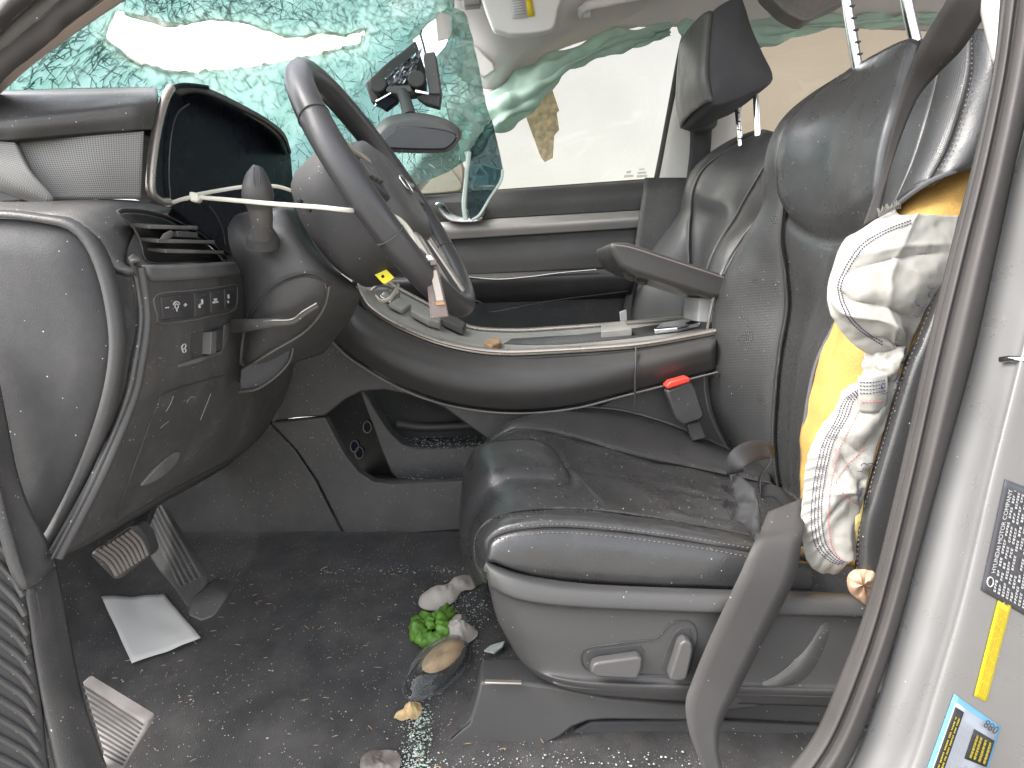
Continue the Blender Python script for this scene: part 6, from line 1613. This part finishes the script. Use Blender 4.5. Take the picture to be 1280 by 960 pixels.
bpp = thing('paper_wad', 'tan crumpled paper wad wedged below the torn airbag', 'paper wad')
rows = []
for s, dy in ((1.0, .03), (1.05, .01), (.9, -.008), (.6, -.016), (.25, -.02), (.02, -.02)):
    o = catmull(np.array([(1060, 722), (1068, 713), (1082, 711), (1095, 716), (1094, 740), (1086, 756), (1072, 748), (1062, 738)], float), 36, True); c = o.mean(0)
    rows.append([P(*(c + (p - c) * s), .85 + dy + .010 * noise.noise(Vector((p[0] * .14, p[1] * .14, s * 3)))) for p in o])
gridmesh('wad', np.array(rows), 'brown_paper', bpp, wrap_u=True, thick=.001)
cs = crumpled('debris_clump', [(600, 432), (610, 426), (625, 427), (626, 434), (612, 438)], .001, 'dust_tan', 3, .001)
bpy.data.objects.remove(cs)
tc_ = hits(TT, [(604, 434), (612, 429), (624, 429), (625, 435), (614, 438)], .012)
if len(tc_) > 3:
    o = slab('debris_lump', tc_, .012, 'straw', None, .003, 16, direction=(0, 0, -1)); tag(o, 'brown lump of debris at the edge of the console tray', 'debris')

# ---- loose crumbs (nobody could count them)
rng = np.random.RandomState(21)
def floor_pts(n, x0, x1, y0, y1, seed, dens=None):
    r = np.random.RandomState(seed); out = []
    while len(out) < n:
        x, y = r.uniform(x0, x1), r.uniform(y0, y1)
        if dens is None or r.rand() < dens(x, y): out.append(np.array([x, y, floor_height(x, y) + .005]))
    return out
# sprinkled in the room between the sill and the tunnel, thicker near the seat track
seatx = P(545, 900, .95)[0]
den = lambda x, y: .18 + .8 * math.exp(-((x - seatx) / .10) ** 2) + .35 * (noise.noise(Vector((x * 9, y * 9, 1))) > .15)
tag(crumbs('crumbs', floor_pts(650, -.62, .06, .70, 1.24, 5, den), 'crumb', .0004, .0024), 'pale crumbs and grit scattered over the dark carpet', 'crumbs', kind='stuff')
line = [fz(520 + rng.normal() * 10 + (y - 880) * -.06, y) for y in rng.uniform(875, 962, 420)]
line += [fz(x, 712 + rng.normal() * 3) for x in rng.uniform(400, 600, 160)]
line += [fz(rng.normal(580, 14), rng.normal(765, 22)) for _ in range(420)]
line += [fz(rng.uniform(500, 880), rng.normal(950, 7)) for _ in range(260)]
tag(crumbs('glass_crumbs', line, 'glass_bit', .0004, .0024, seed=3), 'broken glass grains heaped along the seat track and tunnel', 'glass grains', kind='stuff')
M['teal_grain'] = mat('green glass grain', (0.27, 0.34, 0.28), 0.3, mottle=0.3, mottle_scale=200)
line = [fz(527 + rng.normal() * 6 - (y - 890) * .04, y) for y in rng.uniform(885, 965, 330)]
tag(crumbs('glass_crumbs', line, 'teal_grain', .0008, .0032, seed=4), 'pale green glass grains in a streak below the clear lid', 'glass grains', kind='stuff')
V, F = [], []
for p in floor_pts(130, -.62, .06, .70, 1.24, 6):
    a = rng.uniform(0, 6.28); L = rng.uniform(.002, .007); d = np.array([math.cos(a), math.sin(a), rng.uniform(-.1, .3)]) * L; s = np.array([-math.sin(a), math.cos(a), 0]) * .0005
    k = len(V); V += [p - d - s, p - d + s, p + d + s, p + d - s, p + np.array([0, 0, .0012])]; F += [(k, k + 1, k + 4), (k + 1, k + 2, k + 4), (k + 2, k + 3, k + 4), (k + 3, k, k + 4)]
tag(mesh('straw_bits', V, F, 'straw', None, smooth=False), 'tiny straw coloured slivers littering the carpet', 'slivers', kind='stuff')
# grains on seat, console shelf and dash
def sg(a, b, off=.0006, n=100):
    Nn = gnormal(SG); out = []
    for _ in range(n):
        j, i = rng.randint(a, b), rng.randint(25, 100)
        out.append(SG[j, i] + Nn[j, i] * off + rng.uniform(-.004, .004, 3) * [1, 1, 0])
    return out
TCU = bvh(cush)
gp_ = [hit(TCU, rng.uniform(640, 940), rng.uniform(545, 680), .0005) for _ in range(320)]
tag(crumbs('glass_crumbs', [g for g in gp_ if g is not None], 'glass_bit', .0004, .0016, seed=6), 'glass grains sprinkled on the seat cushion', 'glass grains', kind='stuff')
TSF = bvh(sf)
gp_ = [hit(TSF, rng.uniform(500, 612), rng.uniform(545, 560), .002) for _ in range(500)]
gp_ = [g for g in gp_ if g is not None] + [P(rng.uniform(495, 592), rng.normal(599, 2), rng.uniform(1.40, 1.5)) for _ in range(120)]
tag(crumbs('glass_crumbs', gp_, 'glass_bit', .0008, .0035, seed=7), 'glass grains lying inside the console cubby', 'glass grains', kind='stuff')
gp_ = [hit(TT, rng.uniform(480, 860), rng.uniform(380, 440), .001) for _ in range(500)]
tag(crumbs('glass_crumbs', [g for g in gp_ if g is not None], 'crumb', .0005, .002, seed=8), 'dust grains in the console tray', 'grains', kind='stuff')

# ================================================================== finish: put every Empty at its thing's base, keep the parts where they are
def world_loc(o):
    return o.location.copy()
for r in ROOTS:
    ks_ = [o for o in bpy.data.objects if o.parent == r]
    if not ks_: continue
    lo = np.array([1e9] * 3); hi = -lo
    for o in ks_:
        v = GEO[o.name][0] if o.name in GEO else np.array([o.location])
        v = np.asarray(v); lo = np.minimum(lo, v.min(0)); hi = np.maximum(hi, v.max(0))
    r.location = ((lo[0] + hi[0]) / 2, (lo[1] + hi[1]) / 2, lo[2])
for o in bpy.data.objects:
    if o.parent is not None:
        o.matrix_parent_inverse = Matrix.Translation(o.parent.location).inverted()
